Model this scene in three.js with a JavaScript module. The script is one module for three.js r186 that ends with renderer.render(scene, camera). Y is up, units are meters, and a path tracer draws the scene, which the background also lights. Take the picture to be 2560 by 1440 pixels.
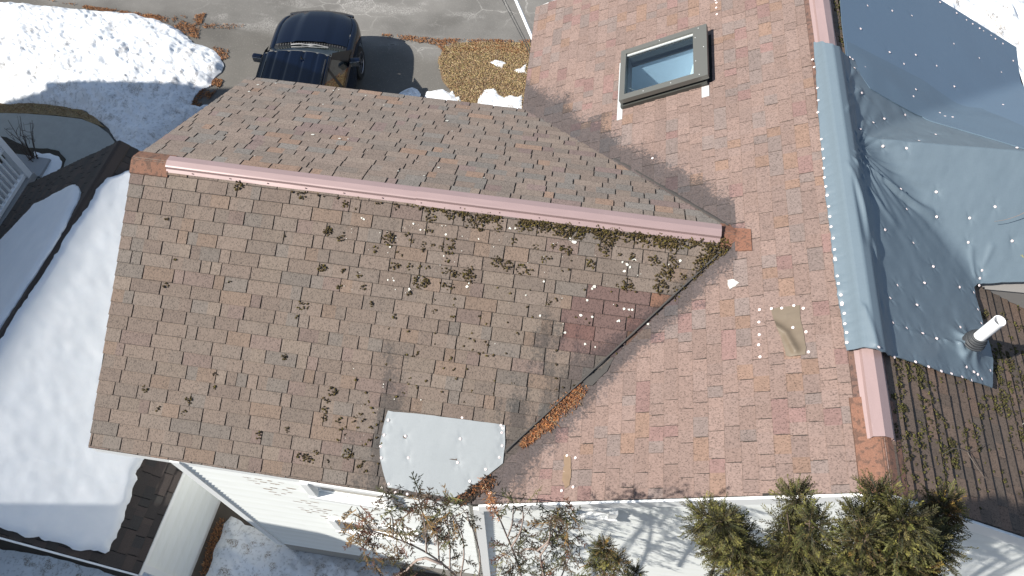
import * as THREE from 'three';
import { mergeGeometries } from 'three/addons/utils/BufferGeometryUtils.js';
import { RoundedBoxGeometry } from 'three/addons/geometries/RoundedBoxGeometry.js';

// ------------------------------------------------------------------ camera, sky, sun, exposure
const scene = new THREE.Scene();
const camera = new THREE.PerspectiveCamera(41.66, 16 / 9, 0.1, 600);
camera.rotation.order = 'YXZ';
camera.position.set(-2.85077, 13.8998, 4.58968);
camera.rotation.set(-1.052684, 0.093501, 0.0152413);
camera.updateMatrixWorld();
const renderer = new THREE.WebGLRenderer({ antialias: true });
renderer.toneMapping = THREE.LinearToneMapping;
renderer.toneMappingExposure = 1.7;
renderer.shadowMap.enabled = true;
const SUN = new THREE.Vector3(-0.70, 0.668, 0.257).normalize();
{ // clear winter sky, computed
  const w = 256, h = 128, d = new Float32Array(w * h * 4);
  for (let j = 0; j < h; j++) for (let i = 0; i < w; i++) {
    const el = (j + 0.5) / h * Math.PI - Math.PI / 2, az = (i + 0.5) / w * 2 * Math.PI - Math.PI;
    const y = Math.sin(el), c = Math.cos(el), k = (j * w + i) * 4;
    const dot = Math.max(0, c * Math.cos(az) * SUN.x + y * SUN.y + c * Math.sin(az) * SUN.z);
    let r, g, b;
    if (y >= 0) { const t = Math.pow(1 - y, 2.2), K = 0.66; r = 0.17 + 0.30 * t; g = 0.26 + 0.31 * t; b = 0.43 + 0.23 * t; r *= K; g *= K; b *= K; const s = 0.5 * Math.pow(dot, 14); r += s; g += s * 0.92; b += s * 0.8; }
    else { r = 0.2; g = 0.21; b = 0.23; }
    d[k] = r; d[k + 1] = g; d[k + 2] = b; d[k + 3] = 1;
  }
  const sky = new THREE.DataTexture(d, w, h, THREE.RGBAFormat, THREE.FloatType);
  sky.mapping = THREE.EquirectangularReflectionMapping; sky.magFilter = THREE.LinearFilter; sky.minFilter = THREE.LinearFilter; sky.needsUpdate = true;
  scene.background = sky; scene.environment = sky;
}
const sun = new THREE.DirectionalLight(new THREE.Color(1, 0.955, 0.88), 5.0);
sun.position.copy(SUN).multiplyScalar(40).add(new THREE.Vector3(-3, 3, -2)); sun.target.position.set(-3, 3, -2);
sun.castShadow = true; sun.shadow.mapSize.set(4096, 4096);
Object.assign(sun.shadow.camera, { left: -22, right: 22, top: 22, bottom: -22, near: 1, far: 100 });
scene.add(sun, sun.target);

// ------------------------------------------------------------------ helpers
const V = (x, y, z) => new THREE.Vector3(x, y, z);
let seed = 7;
const rnd = () => { seed = (seed + 0x6d2b79f5) | 0; let t = Math.imul(seed ^ (seed >>> 15), 1 | seed); t = (t + Math.imul(t ^ (t >>> 7), 61 | t)) ^ t; return ((t ^ (t >>> 14)) >>> 0) / 4294967296; };
const rr = (a, b) => a + (b - a) * rnd();
const hash = (x, y, s = 0) => { let h = Math.imul(x | 0, 374761393) ^ Math.imul(y | 0, 668265263) ^ Math.imul(s | 0, 2147483647 ^ 0x5bd1e995); h = Math.imul(h ^ (h >>> 13), 1274126177); h ^= h >>> 16; return (h >>> 0) / 4294967296; };
const noise = (x, y, s = 0) => { const i = Math.floor(x), j = Math.floor(y); let f = x - i, g = y - j; f = f * f * (3 - 2 * f); g = g * g * (3 - 2 * g);
  const a = hash(i, j, s), b = hash(i + 1, j, s), c = hash(i, j + 1, s), d = hash(i + 1, j + 1, s); return a + (b - a) * f + (c - a) * g + (a - b - c + d) * f * g; };
const fbm = (x, y, s = 0, n = 4) => { let v = 0, a = 0.5, t = 0; for (let i = 0; i < n; i++) { v += a * noise(x, y, s + i * 17); t += a; x *= 2.03; y *= 2.03; a *= 0.5; } return v / t; };
const clamp = (x, a = 0, b = 1) => Math.min(b, Math.max(a, x));
const smooth = (a, b, x) => { const t = clamp((x - a) / (b - a)); return t * t * (3 - 2 * t); };
const mixc = (a, b, t) => [a[0] + (b[0] - a[0]) * t, a[1] + (b[1] - a[1]) * t, a[2] + (b[2] - a[2]) * t];
const lin = (c) => { c /= 255; return c <= 0.04045 ? c / 12.92 : Math.pow((c + 0.055) / 1.055, 2.4); };
const enc = (c) => 255 * (c <= 0.0031308 ? c * 12.92 : 1.055 * Math.pow(clamp(c), 1 / 2.4) - 0.055);

// a pixel of the 2560-wide photograph -> a ray
const camO = camera.position.clone();
const ray = (px, py) => V((px - 1280) / 1892.53, (720 - py) / 1892.53, -1).applyQuaternion(camera.quaternion);
const atPlane = (px, py, n, p) => { const d = ray(px, py); const t = p.clone().sub(camO).dot(n) / d.dot(n); return camO.clone().addScaledVector(d, t); };
const atY = (px, py, y) => atPlane(px, py, V(0, 1, 0), V(0, y, 0));
const atZ = (px, py, z) => atPlane(px, py, V(0, 0, 1), V(0, 0, z));
const atField = (px, py, f) => { const d = ray(px, py); let a = 4, b = 30; const q = (t) => { const p = camO.clone().addScaledVector(d, t); return p.y - f(p.x, p.z); };
  let t = a; while (t < b && q(t) > 0) t += 0.1; let lo = t - 0.1, hi = t; for (let i = 0; i < 25; i++) { const m = (lo + hi) / 2; if (q(m) > 0) lo = m; else hi = m; } return camO.clone().addScaledVector(d, hi); };

const counts = {};
const numbered = (n) => { const k = counts[n] = (counts[n] ?? -1) + 1; return k ? n + '_' + String(k).padStart(3, '0') : n; };
function tag(o, label, category, group, kind) { Object.assign(o.userData, { label, category }); if (group) o.userData.group = group; if (kind) o.userData.kind = kind; return o; }
function base(name, pos, label, category, group) { const g = new THREE.Group(); g.name = numbered(name); g.position.copy(pos); scene.add(g); return tag(g, label, category, group); }
// a mesh whose geometry is written in world metres, put under a thing's root (roots are not turned)
function part(name, geo, mat, root, parent) {
  geo = geo.build ? geo.build() : geo;
  if (root) geo.translate(-root.position.x, -root.position.y, -root.position.z);
  const m = new THREE.Mesh(geo, mat); m.name = name; m.castShadow = m.receiveShadow = true; (parent || root).add(m); return m;
}
function solo(name, geo, mat, label, category, group, kind) {            // a thing that is one mesh, origin at its base
  geo = geo.build ? geo.build() : geo; geo.computeBoundingBox(); const b = geo.boundingBox, c = b.getCenter(V(0, 0, 0)); c.y = b.min.y;
  geo.translate(-c.x, -c.y, -c.z); const m = new THREE.Mesh(geo, mat); m.name = numbered(name); m.position.copy(c); m.castShadow = m.receiveShadow = true; scene.add(m);
  return tag(m, label, category, group, kind);
}
class MB {                                                               // flat-shaded triangles with colour and uv
  constructor() { this.p = []; this.c = []; this.t = []; }
  tri(a, b, c, col = [1, 1, 1], ua, ub, uc) { for (const [q, u] of [[a, ua], [b, ub], [c, uc]]) { this.p.push(q.x, q.y, q.z); this.c.push(...col); if (u) this.t.push(u[0], u[1]); else this.t.push(q.x + q.z * 0.31, q.y + q.z * 0.83); } return this; }
  quad(a, b, c, d, col, ua, ub, uc, ud) { return this.tri(a, b, c, col, ua, ub, uc).tri(a, c, d, col, ua, uc, ud); }
  hex(b, t, col) { for (let i = 0; i < 4; i++) { const j = (i + 1) % 4; this.quad(b[i], b[j], t[j], t[i], col); } return this.quad(t[0], t[1], t[2], t[3], col).quad(b[3], b[2], b[1], b[0], col); }
  bar(o, ex, ey, ez, col) { const q = (i, j, k) => o.clone().addScaledVector(ex, i).addScaledVector(ey, j).addScaledVector(ez, k); return this.hex([q(0, 0, 0), q(1, 0, 0), q(1, 1, 0), q(0, 1, 0)], [q(0, 0, 1), q(1, 0, 1), q(1, 1, 1), q(0, 1, 1)], col); }
  box(x0, y0, z0, x1, y1, z1, col) { return this.bar(V(x0, y0, z0), V(x1 - x0, 0, 0), V(0, 0, z1 - z0), V(0, y1 - y0, 0), col); }
  poly(pts, col) { const c = pts.reduce((s, p) => s.add(p), V(0, 0, 0)).multiplyScalar(1 / pts.length); pts.forEach((p, i) => this.tri(c, p, pts[(i + 1) % pts.length], col)); return this; }
  build() { const g = new THREE.BufferGeometry(); g.setAttribute('position', new THREE.Float32BufferAttribute(this.p, 3)); g.setAttribute('uv', new THREE.Float32BufferAttribute(this.t, 2)); g.setAttribute('color', new THREE.Float32BufferAttribute(this.c, 3)); g.computeVertexNormals(); return g; }
}
function tube(pts, r0, r1, seg = 6) {                                    // tapered tube through points
  const cv = new THREE.CatmullRomCurve3(pts), n = Math.max(3, pts.length * 3), g = new THREE.TubeGeometry(cv, n, 1, seg), p = g.attributes.position;
  for (let i = 0; i <= n; i++) { const c = cv.getPointAt(i / n), r = r0 + (r1 - r0) * i / n; for (let j = 0; j <= seg; j++) { const k = i * (seg + 1) + j; p.setXYZ(k, c.x + (p.getX(k) - c.x) * r, c.y + (p.getY(k) - c.y) * r, c.z + (p.getZ(k) - c.z) * r); } }
  g.computeVertexNormals(); g.deleteAttribute('uv'); return g.toNonIndexed();
}
const rough = (poly, step, amp, s = 1) => { const out = []; poly.forEach((a, i) => { const b = poly[(i + 1) % poly.length], dx = b[0] - a[0], dz = b[1] - a[1], L = Math.hypot(dx, dz), n = Math.max(1, Math.round(L / step));
  for (let k = 0; k < n; k++) { const x = a[0] + dx * k / n, z = a[1] + dz * k / n, o = amp * (fbm(x / step * 0.6 + s * 9.1, z / step * 0.6, s, 3) - 0.5) * 2; out.push([x - dz / L * o, z + dx / L * o]); } }); return out; };
const inPoly = (x, z, P) => { let c = false; for (let i = 0, j = P.length - 1; i < P.length; j = i++) if ((P[i][1] > z) !== (P[j][1] > z) && x < (P[j][0] - P[i][0]) * (z - P[i][1]) / (P[j][1] - P[i][1]) + P[i][0]) c = !c; return c; };
const edgeDist = (x, z, P) => { let m = 1e9; for (let i = 0, j = P.length - 1; i < P.length; j = i++) { const ax = P[j][0], az = P[j][1], dx = P[i][0] - ax, dz = P[i][1] - az, t = clamp(((x - ax) * dx + (z - az) * dz) / (dx * dx + dz * dz + 1e-12)); m = Math.min(m, Math.hypot(x - ax - t * dx, z - az - t * dz)); } return m; };
// a sheet over a 2-D outline: grid cells clipped by the outline, lifted by map(a,b) -> Vector3, with a skirt of depth `thick`
function sheet(P, cell, map, thick = 0.02, down = V(0, -1, 0), uvs = 1) {
  let area = 0; P.forEach((a, i) => { const b = P[(i + 1) % P.length]; area += a[0] * b[1] - b[0] * a[1]; });
  if (area < 0) P = P.slice().reverse();
  const pos = [], uv = [], idx = [], seen = new Map();
  const vert = (x, z) => { const k = Math.round(x * 2000) + ',' + Math.round(z * 2000); if (seen.has(k)) return seen.get(k); const q = map(x, z); pos.push(q.x, q.y, q.z); uv.push(x * uvs, z * uvs); const i = pos.length / 3 - 1; seen.set(k, i); return i; };
  const xs = P.map((p) => p[0]), zs = P.map((p) => p[1]), x0 = Math.floor(Math.min(...xs) / cell), x1 = Math.ceil(Math.max(...xs) / cell), z0 = Math.floor(Math.min(...zs) / cell), z1 = Math.ceil(Math.max(...zs) / cell);
  const near = new Set(); for (let i = 0; i < P.length; i++) { const a = P[i], b = P[(i + 1) % P.length], n = Math.ceil(Math.hypot(b[0] - a[0], b[1] - a[1]) / cell * 3) + 1; for (let k = 0; k <= n; k++) { const cx = Math.floor((a[0] + (b[0] - a[0]) * k / n) / cell), cz = Math.floor((a[1] + (b[1] - a[1]) * k / n) / cell); for (let u = -1; u <= 1; u++) for (let w = -1; w <= 1; w++) near.add((cx + u) * 100003 + cz + w); } }
  const cut = (poly, ax, s, lim) => { const o = []; poly.forEach((a, i) => { const b = poly[(i + 1) % poly.length], da = s * (a[ax] - lim), db = s * (b[ax] - lim); if (da >= 0) o.push(a); if ((da > 0 && db < 0) || (da < 0 && db > 0)) { const t = da / (da - db); o.push([a[0] + (b[0] - a[0]) * t, a[1] + (b[1] - a[1]) * t]); } }); return o; };
  for (let i = x0; i < x1; i++) { let strip = null; for (let j = z0; j < z1; j++) {
    const X = i * cell, Z = j * cell;
    if (near.has(i * 100003 + j)) { strip ||= cut(cut(P, 0, 1, X), 0, -1, X + cell); let q = cut(cut(strip, 1, 1, Z), 1, -1, Z + cell); if (q.length < 3) continue;
      const tri = THREE.ShapeUtils.triangulateShape(q.map((p) => new THREE.Vector2(p[0], p[1])), []); const id = q.map((p) => vert(p[0], p[1])); for (const t of tri) if (id[t[0]] !== id[t[1]] && id[t[1]] !== id[t[2]] && id[t[0]] !== id[t[2]]) idx.push(id[t[0]], id[t[2]], id[t[1]]); }
    else if (inPoly(X + cell / 2, Z + cell / 2, P)) { const a = vert(X, Z), b = vert(X + cell, Z), c = vert(X + cell, Z + cell), d = vert(X, Z + cell); idx.push(a, c, b, a, d, c); }
  } }
  const top = new THREE.BufferGeometry(); top.setAttribute('position', new THREE.Float32BufferAttribute(pos, 3)); top.setAttribute('uv', new THREE.Float32BufferAttribute(uv, 2)); top.setIndex(idx); top.computeVertexNormals();
  const sp = [], su = [], D = down.clone().multiplyScalar(thick);
  P.forEach((a, i) => { const b = P[(i + 1) % P.length], n = Math.max(1, Math.round(Math.hypot(b[0] - a[0], b[1] - a[1]) / cell)); for (let k = 0; k < n; k++) { const q = (t) => [a[0] + (b[0] - a[0]) * t, a[1] + (b[1] - a[1]) * t], e = q(k / n), f = q((k + 1) / n), A = map(...e), B = map(...f), A2 = A.clone().add(D), B2 = B.clone().add(D);
    for (const [v, u] of [[A, e], [B2, f], [B, f], [A, e], [A2, e], [B2, f]]) { sp.push(v.x, v.y, v.z); su.push(u[0] * uvs, u[1] * uvs); } } });
  const sk = new THREE.BufferGeometry(); sk.setAttribute('position', new THREE.Float32BufferAttribute(sp, 3)); sk.setAttribute('uv', new THREE.Float32BufferAttribute(su, 2)); sk.computeVertexNormals();
  return mergeGeometries([top.toNonIndexed(), sk]);
}
// textures
function tex(w, h, fn, rep = true, srgb = true) { const d = new Uint8Array(w * h * 4); for (let j = 0; j < h; j++) for (let i = 0; i < w; i++) { const c = fn(i, j), k = (j * w + i) * 4; for (let q = 0; q < 3; q++) d[k + q] = srgb ? enc(c[q]) : clamp(c[q]) * 255; d[k + 3] = 255; }
  const t = new THREE.DataTexture(d, w, h); if (srgb) t.colorSpace = THREE.SRGBColorSpace; t.magFilter = THREE.LinearFilter; t.minFilter = THREE.LinearMipmapLinearFilter; t.generateMipmaps = true; if (rep) t.wrapS = t.wrapT = THREE.RepeatWrapping; t.needsUpdate = true; return t; }
const M = (c, o = {}) => new THREE.MeshStandardMaterial({ color: new THREE.Color().setRGB(...c), roughness: 0.9, side: THREE.DoubleSide, ...o });
const wrapN = (f, n) => (i, j) => f(i / n, j / n);
const granT = tex(512, 512, (i, j) => { const g = 0.62 + 0.55 * hash(i, j, 3) * hash(i >> 1, j >> 1, 5) + 0.1 * hash(i >> 2, j >> 2, 6); const w = hash(i >> 1, j >> 1, 9) > 0.93 ? 0.55 : 1; return [g * w, g * w * (0.97 + 0.05 * hash(i >> 3, j, 4)), g * w]; });

// ------------------------------------------------------------------ the house: planes
const G0 = 0.8;                                                          // ground level
const H = 7.9142, p = 0.563, E = 3.4285, Zn = 2.71, Zf = -4.8426, h = 7.3952, q = 0.5221, q2 = 0.5272, Wn = 2.8074, Wf = 2.6483, L = -6.5613, TH = -0.0413, XE = 3.76;
const J = V((h - H) / p, h, 0.007);
class Slope { constructor(o, u, nd, pitch) { const a = Math.atan(pitch); this.o = o; this.u = u; this.nd = nd; this.d = nd.clone().multiplyScalar(Math.cos(a)).add(V(0, -Math.sin(a), 0)); this.n = nd.clone().multiplyScalar(Math.sin(a)).add(V(0, Math.cos(a), 0)); this.c = Math.cos(a); }
  pt(u, d, k = 0) { return this.o.clone().addScaledVector(this.u, u).addScaledVector(this.d, d).addScaledVector(this.n, k); }
  uv(P) { const v = P.clone().sub(this.o); return [v.dot(this.u), v.dot(this.d)]; }
  hit(px, py, k = 0) { return this.uv(atPlane(px, py, this.n, this.pt(0, 0, k))); } }
const wu = V(Math.cos(TH), 0, -Math.sin(TH)), wn = V(Math.sin(TH), 0, Math.cos(TH));
const SN = new Slope(J, wu, wn, q), SF = new Slope(J, wu, wn.clone().negate(), q2);
const SW = new Slope(V(0, H, 0), V(0, 0, 1), V(-1, 0, 0), p), SE = new Slope(V(0, H, 0), V(0, 0, 1), V(1, 0, 0), p);
const mainY = (x) => H - p * Math.abs(x);
const wingY = (x, z) => { const n = (x - J.x) * wn.x + (z - J.z) * wn.z, s = (x - J.x) * wu.x + (z - J.z) * wu.z; return s < L ? -99 : h - (n > 0 ? q : q2) * Math.abs(n); };
const dN = Wn / SN.c, dF = Wf / SF.c, dW = E / SW.c, dE = XE / SE.c;
const vN = (d) => -q * d * SN.c / p, vF = (d) => -q2 * d * SF.c / p;      // where the wing meets the main slope (wing u)

// ------------------------------------------------------------------ shingle atlas: granules, algae, streaks, tar (four strips, 8 m x 4 m each)
const valleyDist = (x, z) => { const t = mainY(x) - wingY(x, z); return Math.abs(t) / 0.75; };
const atlas = tex(2048, 2048, (i, j) => {
  const s = j >> 9, u = i / 256 - (s < 2 ? 7 : 4.9), d = (j & 511) / 128, sl = [SN, SF, SW, SE][s], P = sl.pt(u, d);
  const sp = hash(i, j, 11), sp2 = hash(i >> 1, j >> 1, 12);
  let g = 0.50 + 0.34 * sp + 0.26 * sp2 + 0.18 * hash(i >> 2, j >> 1, 14); if (hash(i >> 1, j, 13) > 0.92) g *= 0.5;
  let r = g, gg = g, b = g;
  const big = fbm(u * 1.1, d * 1.1, 31, 4), fine = fbm(u * 9, d * 9, 37, 3), streak = fbm(u * (s > 1 ? 1.2 : 7), d * (s > 1 ? 7 : 0.8), 41, 3);
  let st = 0;                                                            // black algae, grainy
  if (s === 2) { const vd = valleyDist(P.x, P.z), far = P.z < 0; const out = mainY(P.x) > wingY(P.x, P.z) - 0.1 || P.x < -E;
    st = (far ? 1.75 : 1.3) * Math.exp(-vd / (far ? 0.26 : 0.2)) * (P.x < -0.95 ? 1 : 0.4) + 0.45 * (big - 0.55) + 0.2 * (streak - 0.5);
    const ds = -P.x / SW.c; if (P.z > -2.25 && P.z < -1.5 && ds > 1.1 && ds < 2.9) st += 0.26 * smooth(-1.5, -2.1, P.z); if (ds > 3.2 && P.z < -2) st += 0.12; if (ds > 2.4 && P.z > 1.7) st += 0.28 * smooth(2.4, 3.6, ds); if (!out) st *= 0.6; }
  if (s === 0) { const vd = valleyDist(P.x, P.z), run = fbm(u * 2.6, d * 0.45, 43, 3), low = smooth(-4.6, -3.2, u) * smooth(0.5, 1.3, d) * (1 - 0.5 * smooth(-1.6, -0.8, u) * (1 - smooth(1.6, 2.4, d)));
    st = 0.9 * Math.exp(-vd / 0.18) + low * (0.26 + 1.7 * (run - 0.42) + 0.9 * (streak - 0.5) + 0.5 * (big - 0.5)) + 0.5 * (big - 0.55) + 0.3 * smooth(2.3, 3.1, d) * smooth(-4.4, -2, u); }
  if (s === 1) st = 0.5 * Math.exp(-valleyDist(P.x, P.z) / 0.15) + 0.7 * (big - 0.55) + 0.04;
  if (s === 3) st = 0.9 * (big - 0.5) + 0.15;
  st = clamp((st - 0.16) * 1.3); { const gr = 0.36 * fine + 0.34 * noise(u * 55, d * 55, 77) + 0.3 * hash(i >> 1, j, 78); st = smooth(-0.2, 0.2, st * 0.95 - gr) * (0.7 + 0.3 * sp); if (s === 0) st *= 0.78; }
  const k = 1 - 0.72 * st; r *= k; gg *= k + 0.06 * st; b *= k + 0.12 * st;
  if (s < 2 && streak > 0.68) { const w = 0.25 * smooth(0.68, 0.8, streak) * sp2; r += w * 0.9; gg += w * 0.85; b += w * 0.75; }
  return [r, gg, b];
}, false);
atlas.wrapS = atlas.wrapT = THREE.ClampToEdgeWrapping;
const shingleMat = new THREE.MeshStandardMaterial({ vertexColors: true, map: atlas, roughness: 0.95, side: THREE.DoubleSide });
const auv = (s, u, d) => [(u + (s < 2 ? 7 : 4.9)) / 8, (s + clamp(d / 4, 0.002, 0.998)) / 4];

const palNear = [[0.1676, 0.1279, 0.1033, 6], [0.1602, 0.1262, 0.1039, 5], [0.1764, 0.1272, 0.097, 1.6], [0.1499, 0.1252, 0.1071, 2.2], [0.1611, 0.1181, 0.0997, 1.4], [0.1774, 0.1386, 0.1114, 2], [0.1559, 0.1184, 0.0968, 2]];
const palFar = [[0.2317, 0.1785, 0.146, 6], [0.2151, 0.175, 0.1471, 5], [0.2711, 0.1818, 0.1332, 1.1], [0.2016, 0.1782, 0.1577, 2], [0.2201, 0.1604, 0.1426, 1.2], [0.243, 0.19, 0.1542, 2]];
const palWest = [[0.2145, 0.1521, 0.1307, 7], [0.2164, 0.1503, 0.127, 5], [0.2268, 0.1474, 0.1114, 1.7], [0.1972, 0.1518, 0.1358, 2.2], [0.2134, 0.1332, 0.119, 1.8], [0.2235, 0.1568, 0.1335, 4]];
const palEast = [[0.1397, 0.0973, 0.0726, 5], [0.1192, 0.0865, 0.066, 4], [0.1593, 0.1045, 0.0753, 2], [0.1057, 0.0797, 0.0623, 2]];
const pick = (pal) => { let t = rnd() * pal.reduce((s, c) => s + c[3], 0); for (const c of pal) { t -= c[3]; if (t <= 0) return c; } return pal[0]; };
const sideCol = [0.03, 0.025, 0.02];
function shingles(sl, s, pal, u0, u1, dMax, opt = {}) {
  const out = [], ex = opt.ex || 0.143, gap = opt.gap ?? 0.009, th = opt.th || 0.009, nC = Math.ceil(dMax / ex);
  for (let c = 0; c < nC; c++) {
    const a = c * ex - 0.02, b = Math.min(dMax, (c + 1) * ex) + (opt.wob || 0) * (rnd() - 0.5); let u = u0 - rr(0, 0.33);
    while (u < u1) {
      let w = 0.333; const t = rnd(); if (t < 0.12) w = 0.115; else if (t < 0.28) w = 0.26; else w += rr(-0.012, 0.012);
      let ua = Math.max(u0, u) + (u < u0 ? 0 : gap / 2), ub = Math.min(u1, u + w) - gap / 2; u += w; if (ub - ua < 0.02) continue;
      if (opt.trim) { const t2 = opt.trim(ua, ub, a, b); if (!t2) continue; [ua, ub] = t2; if (ub - ua < 0.02) continue; }
      if (opt.skip && opt.skip(ua, ub, a, b)) continue;
      const g = new MB(), j = () => rr(-0.0025, 0.0025), hb = th + rr(-0.002, 0.003), A = [ua + j(), a, 0.0015], B = [ub + j(), a, 0.0015], C = [ub + j(), b + j(), hb + j() * 0.5], D = [ua + j(), b + j(), hb + j() * 0.5];
      const P3 = (k, dh = 0) => sl.pt(k[0], k[1], k[2] + dh), U = (k) => auv(s, k[0], k[1]);
      const tint = rr(0.9, 1.1), red = opt.red && opt.red(ua, ub, a, b), c1 = pick(red ? [[.145, .08, .068, 3], [.13, .082, .072, 2], [.17, .09, .06, 1]] : pal), c2 = !red && rnd() < (opt.split ?? 0.5) && ub - ua > 0.2 ? pick(pal) : c1;
      const col = (q_) => [q_[0] * tint, q_[1] * tint, q_[2] * tint];
      const f = rr(0.3, 0.7), T = [A[0] + (B[0] - A[0]) * f, a, 0.0015], S = [D[0] + (C[0] - D[0]) * f, (C[1] + D[1]) / 2, (C[2] + D[2]) / 2];
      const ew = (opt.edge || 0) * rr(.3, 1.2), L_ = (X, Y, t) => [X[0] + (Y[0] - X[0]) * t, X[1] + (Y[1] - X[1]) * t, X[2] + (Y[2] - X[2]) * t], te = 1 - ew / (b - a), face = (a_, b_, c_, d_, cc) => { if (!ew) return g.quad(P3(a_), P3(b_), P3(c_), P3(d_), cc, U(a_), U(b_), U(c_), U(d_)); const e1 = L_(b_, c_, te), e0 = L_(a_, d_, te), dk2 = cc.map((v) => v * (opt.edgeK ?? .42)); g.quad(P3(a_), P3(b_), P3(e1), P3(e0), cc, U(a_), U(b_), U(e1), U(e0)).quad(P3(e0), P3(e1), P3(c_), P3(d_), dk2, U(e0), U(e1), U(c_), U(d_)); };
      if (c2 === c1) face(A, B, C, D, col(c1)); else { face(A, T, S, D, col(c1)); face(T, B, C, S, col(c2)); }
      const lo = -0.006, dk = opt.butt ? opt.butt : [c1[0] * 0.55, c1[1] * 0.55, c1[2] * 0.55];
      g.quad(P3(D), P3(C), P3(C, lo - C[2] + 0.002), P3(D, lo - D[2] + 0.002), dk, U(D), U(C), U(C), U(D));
      g.quad(P3(A), P3(D), P3(D, lo - D[2]), P3(A, lo), dk, U(A), U(D), U(D), U(A)).quad(P3(B), P3(C), P3(C, lo - C[2]), P3(B, lo), dk, U(B), U(C), U(C), U(B));
      const mid = sl.pt((ua + ub) / 2, (a + b) / 2), toC = camO.clone().sub(mid), dist = toC.length(); const sc = mid.clone().project(camera);
      const vis = Math.abs(sc.x) < 1 && Math.abs(sc.y) < 1 && !(opt.hid && opt.hid((ua + ub) / 2, (a + b) / 2)) ? (ub - ua) * (b - a) * Math.max(0, toC.normalize().dot(sl.n)) / dist ** 2 : 0;
      out.push({ g, vis, s });
    }
  }
  return out;
}
const house = base('house', V(-2.5, G0, 0), 'brown shingled house with pink ridge vents, a skylight and white clapboard walls', 'house');
const white = M([0.8, 0.81, 0.8], { roughness: 0.55 }), darkDeck = M([0.022, 0.019, 0.017]);
// decks (thick boards under the shingles) and their shingles
function deckQuad(sl, ua, ub, da, db, mb, ub2 = ub, ua2 = ua) { const t = (u, d, k) => sl.pt(u, d, k); return mb.hex([t(ua, da, -0.08), t(ub, da, -0.08), t(ub2, db, -0.08), t(ua2, db, -0.08)], [t(ua, da, -0.0005), t(ub, da, -0.0005), t(ub2, db, -0.0005), t(ua2, db, -0.0005)]); }
const SKY_Z0 = -3.0, SKY_Z1 = -2.32, SKY_D0 = 1.46, SKY_D1 = 2.36;         // skylight opening
const decks = [
  part('roof_slope', deckQuad(SN, L, vN(0) + 0.02, 0, dN, new MB(), vN(dN)), darkDeck, house),
  part('roof_slope', deckQuad(SF, L, vF(0) + 0.02, 0, dF, new MB(), vF(dF)), darkDeck, house),
  part('roof_slope', (() => { const m = new MB(); deckQuad(SW, Zf, SKY_Z0, 0, dW, m); deckQuad(SW, SKY_Z1, Zn, 0, dW, m); deckQuad(SW, SKY_Z0, SKY_Z1, 0, SKY_D0, m); return deckQuad(SW, SKY_Z0, SKY_Z1, SKY_D1, dW, m); })(), darkDeck, house),
  part('roof_slope', deckQuad(SE, Zf, Zn, 0, dE, new MB()), darkDeck, house)];
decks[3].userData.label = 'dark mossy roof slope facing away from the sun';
const underWing = (z, d) => { const P = SW.pt(z, d); return wingY(P.x, P.z) > P.y + 0.03 && P.x > L + J.x; };
const redPoly = [[1435, 722], [1690, 745], [1690, 790], [1560, 890], [1420, 885]].map(([x, y]) => SN.hit(x, y));
const all = [
  ...shingles(SN, 0, palNear, L, 0, dN, { th: 0.015, gap: 0.011, wob: 0.010, edge: .0075, edgeK: .5, butt: [.022, .018, .015], skip: (a, b, c, d) => a > vN(d) + 0.12, red: (a, b, c, d) => inPoly((a + b) / 2, (c + d) / 2, redPoly), hid: (u, d) => u > vN(d) }),
  ...shingles(SF, 1, palFar, L, 0, dF, { gap: 0.015, th: 0.011, split: 0.5, edge: .006, edgeK: .7, skip: (a, b, c, d) => a > vF(d) + 0.12, hid: (u, d) => u > vF(d) }),
  ...shingles(SW, 2, palWest, Zf, Zn, dW, { gap: 0.007, th: 0.012, split: 0.85, edge: .005, edgeK: .7, butt: [.26, .19, .16], skip: (a, b, c, d) => (underWing(a, d) && underWing(b, d) && underWing(a, c) && underWing(b, c)), trim: (a, b, c, d) => { if (d < 1.36 || c > 2.37 || b < -3.06 || a > -2.25) return [a, b]; if (a < -3.06) return [a, -3.06]; if (b > -2.25) return [-2.25, b]; return null; }, hid: underWing }),  // pale butt colour puts the sunlit edge highlight of this slope into the faces
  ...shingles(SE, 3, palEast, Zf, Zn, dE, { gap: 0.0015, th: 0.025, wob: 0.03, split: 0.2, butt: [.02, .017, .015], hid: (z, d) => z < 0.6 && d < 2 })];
all.sort((a, b) => b.vis - a.vis);
all.slice(0, 300).forEach((k) => part('shingle', k.g, shingleMat, house, decks[k.s]));
{ const rest = part('shingles', mergeGeometries(all.slice(300).map((k) => k.g.build())), shingleMat, house); rest.userData.kind = 'stuff'; }

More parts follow.
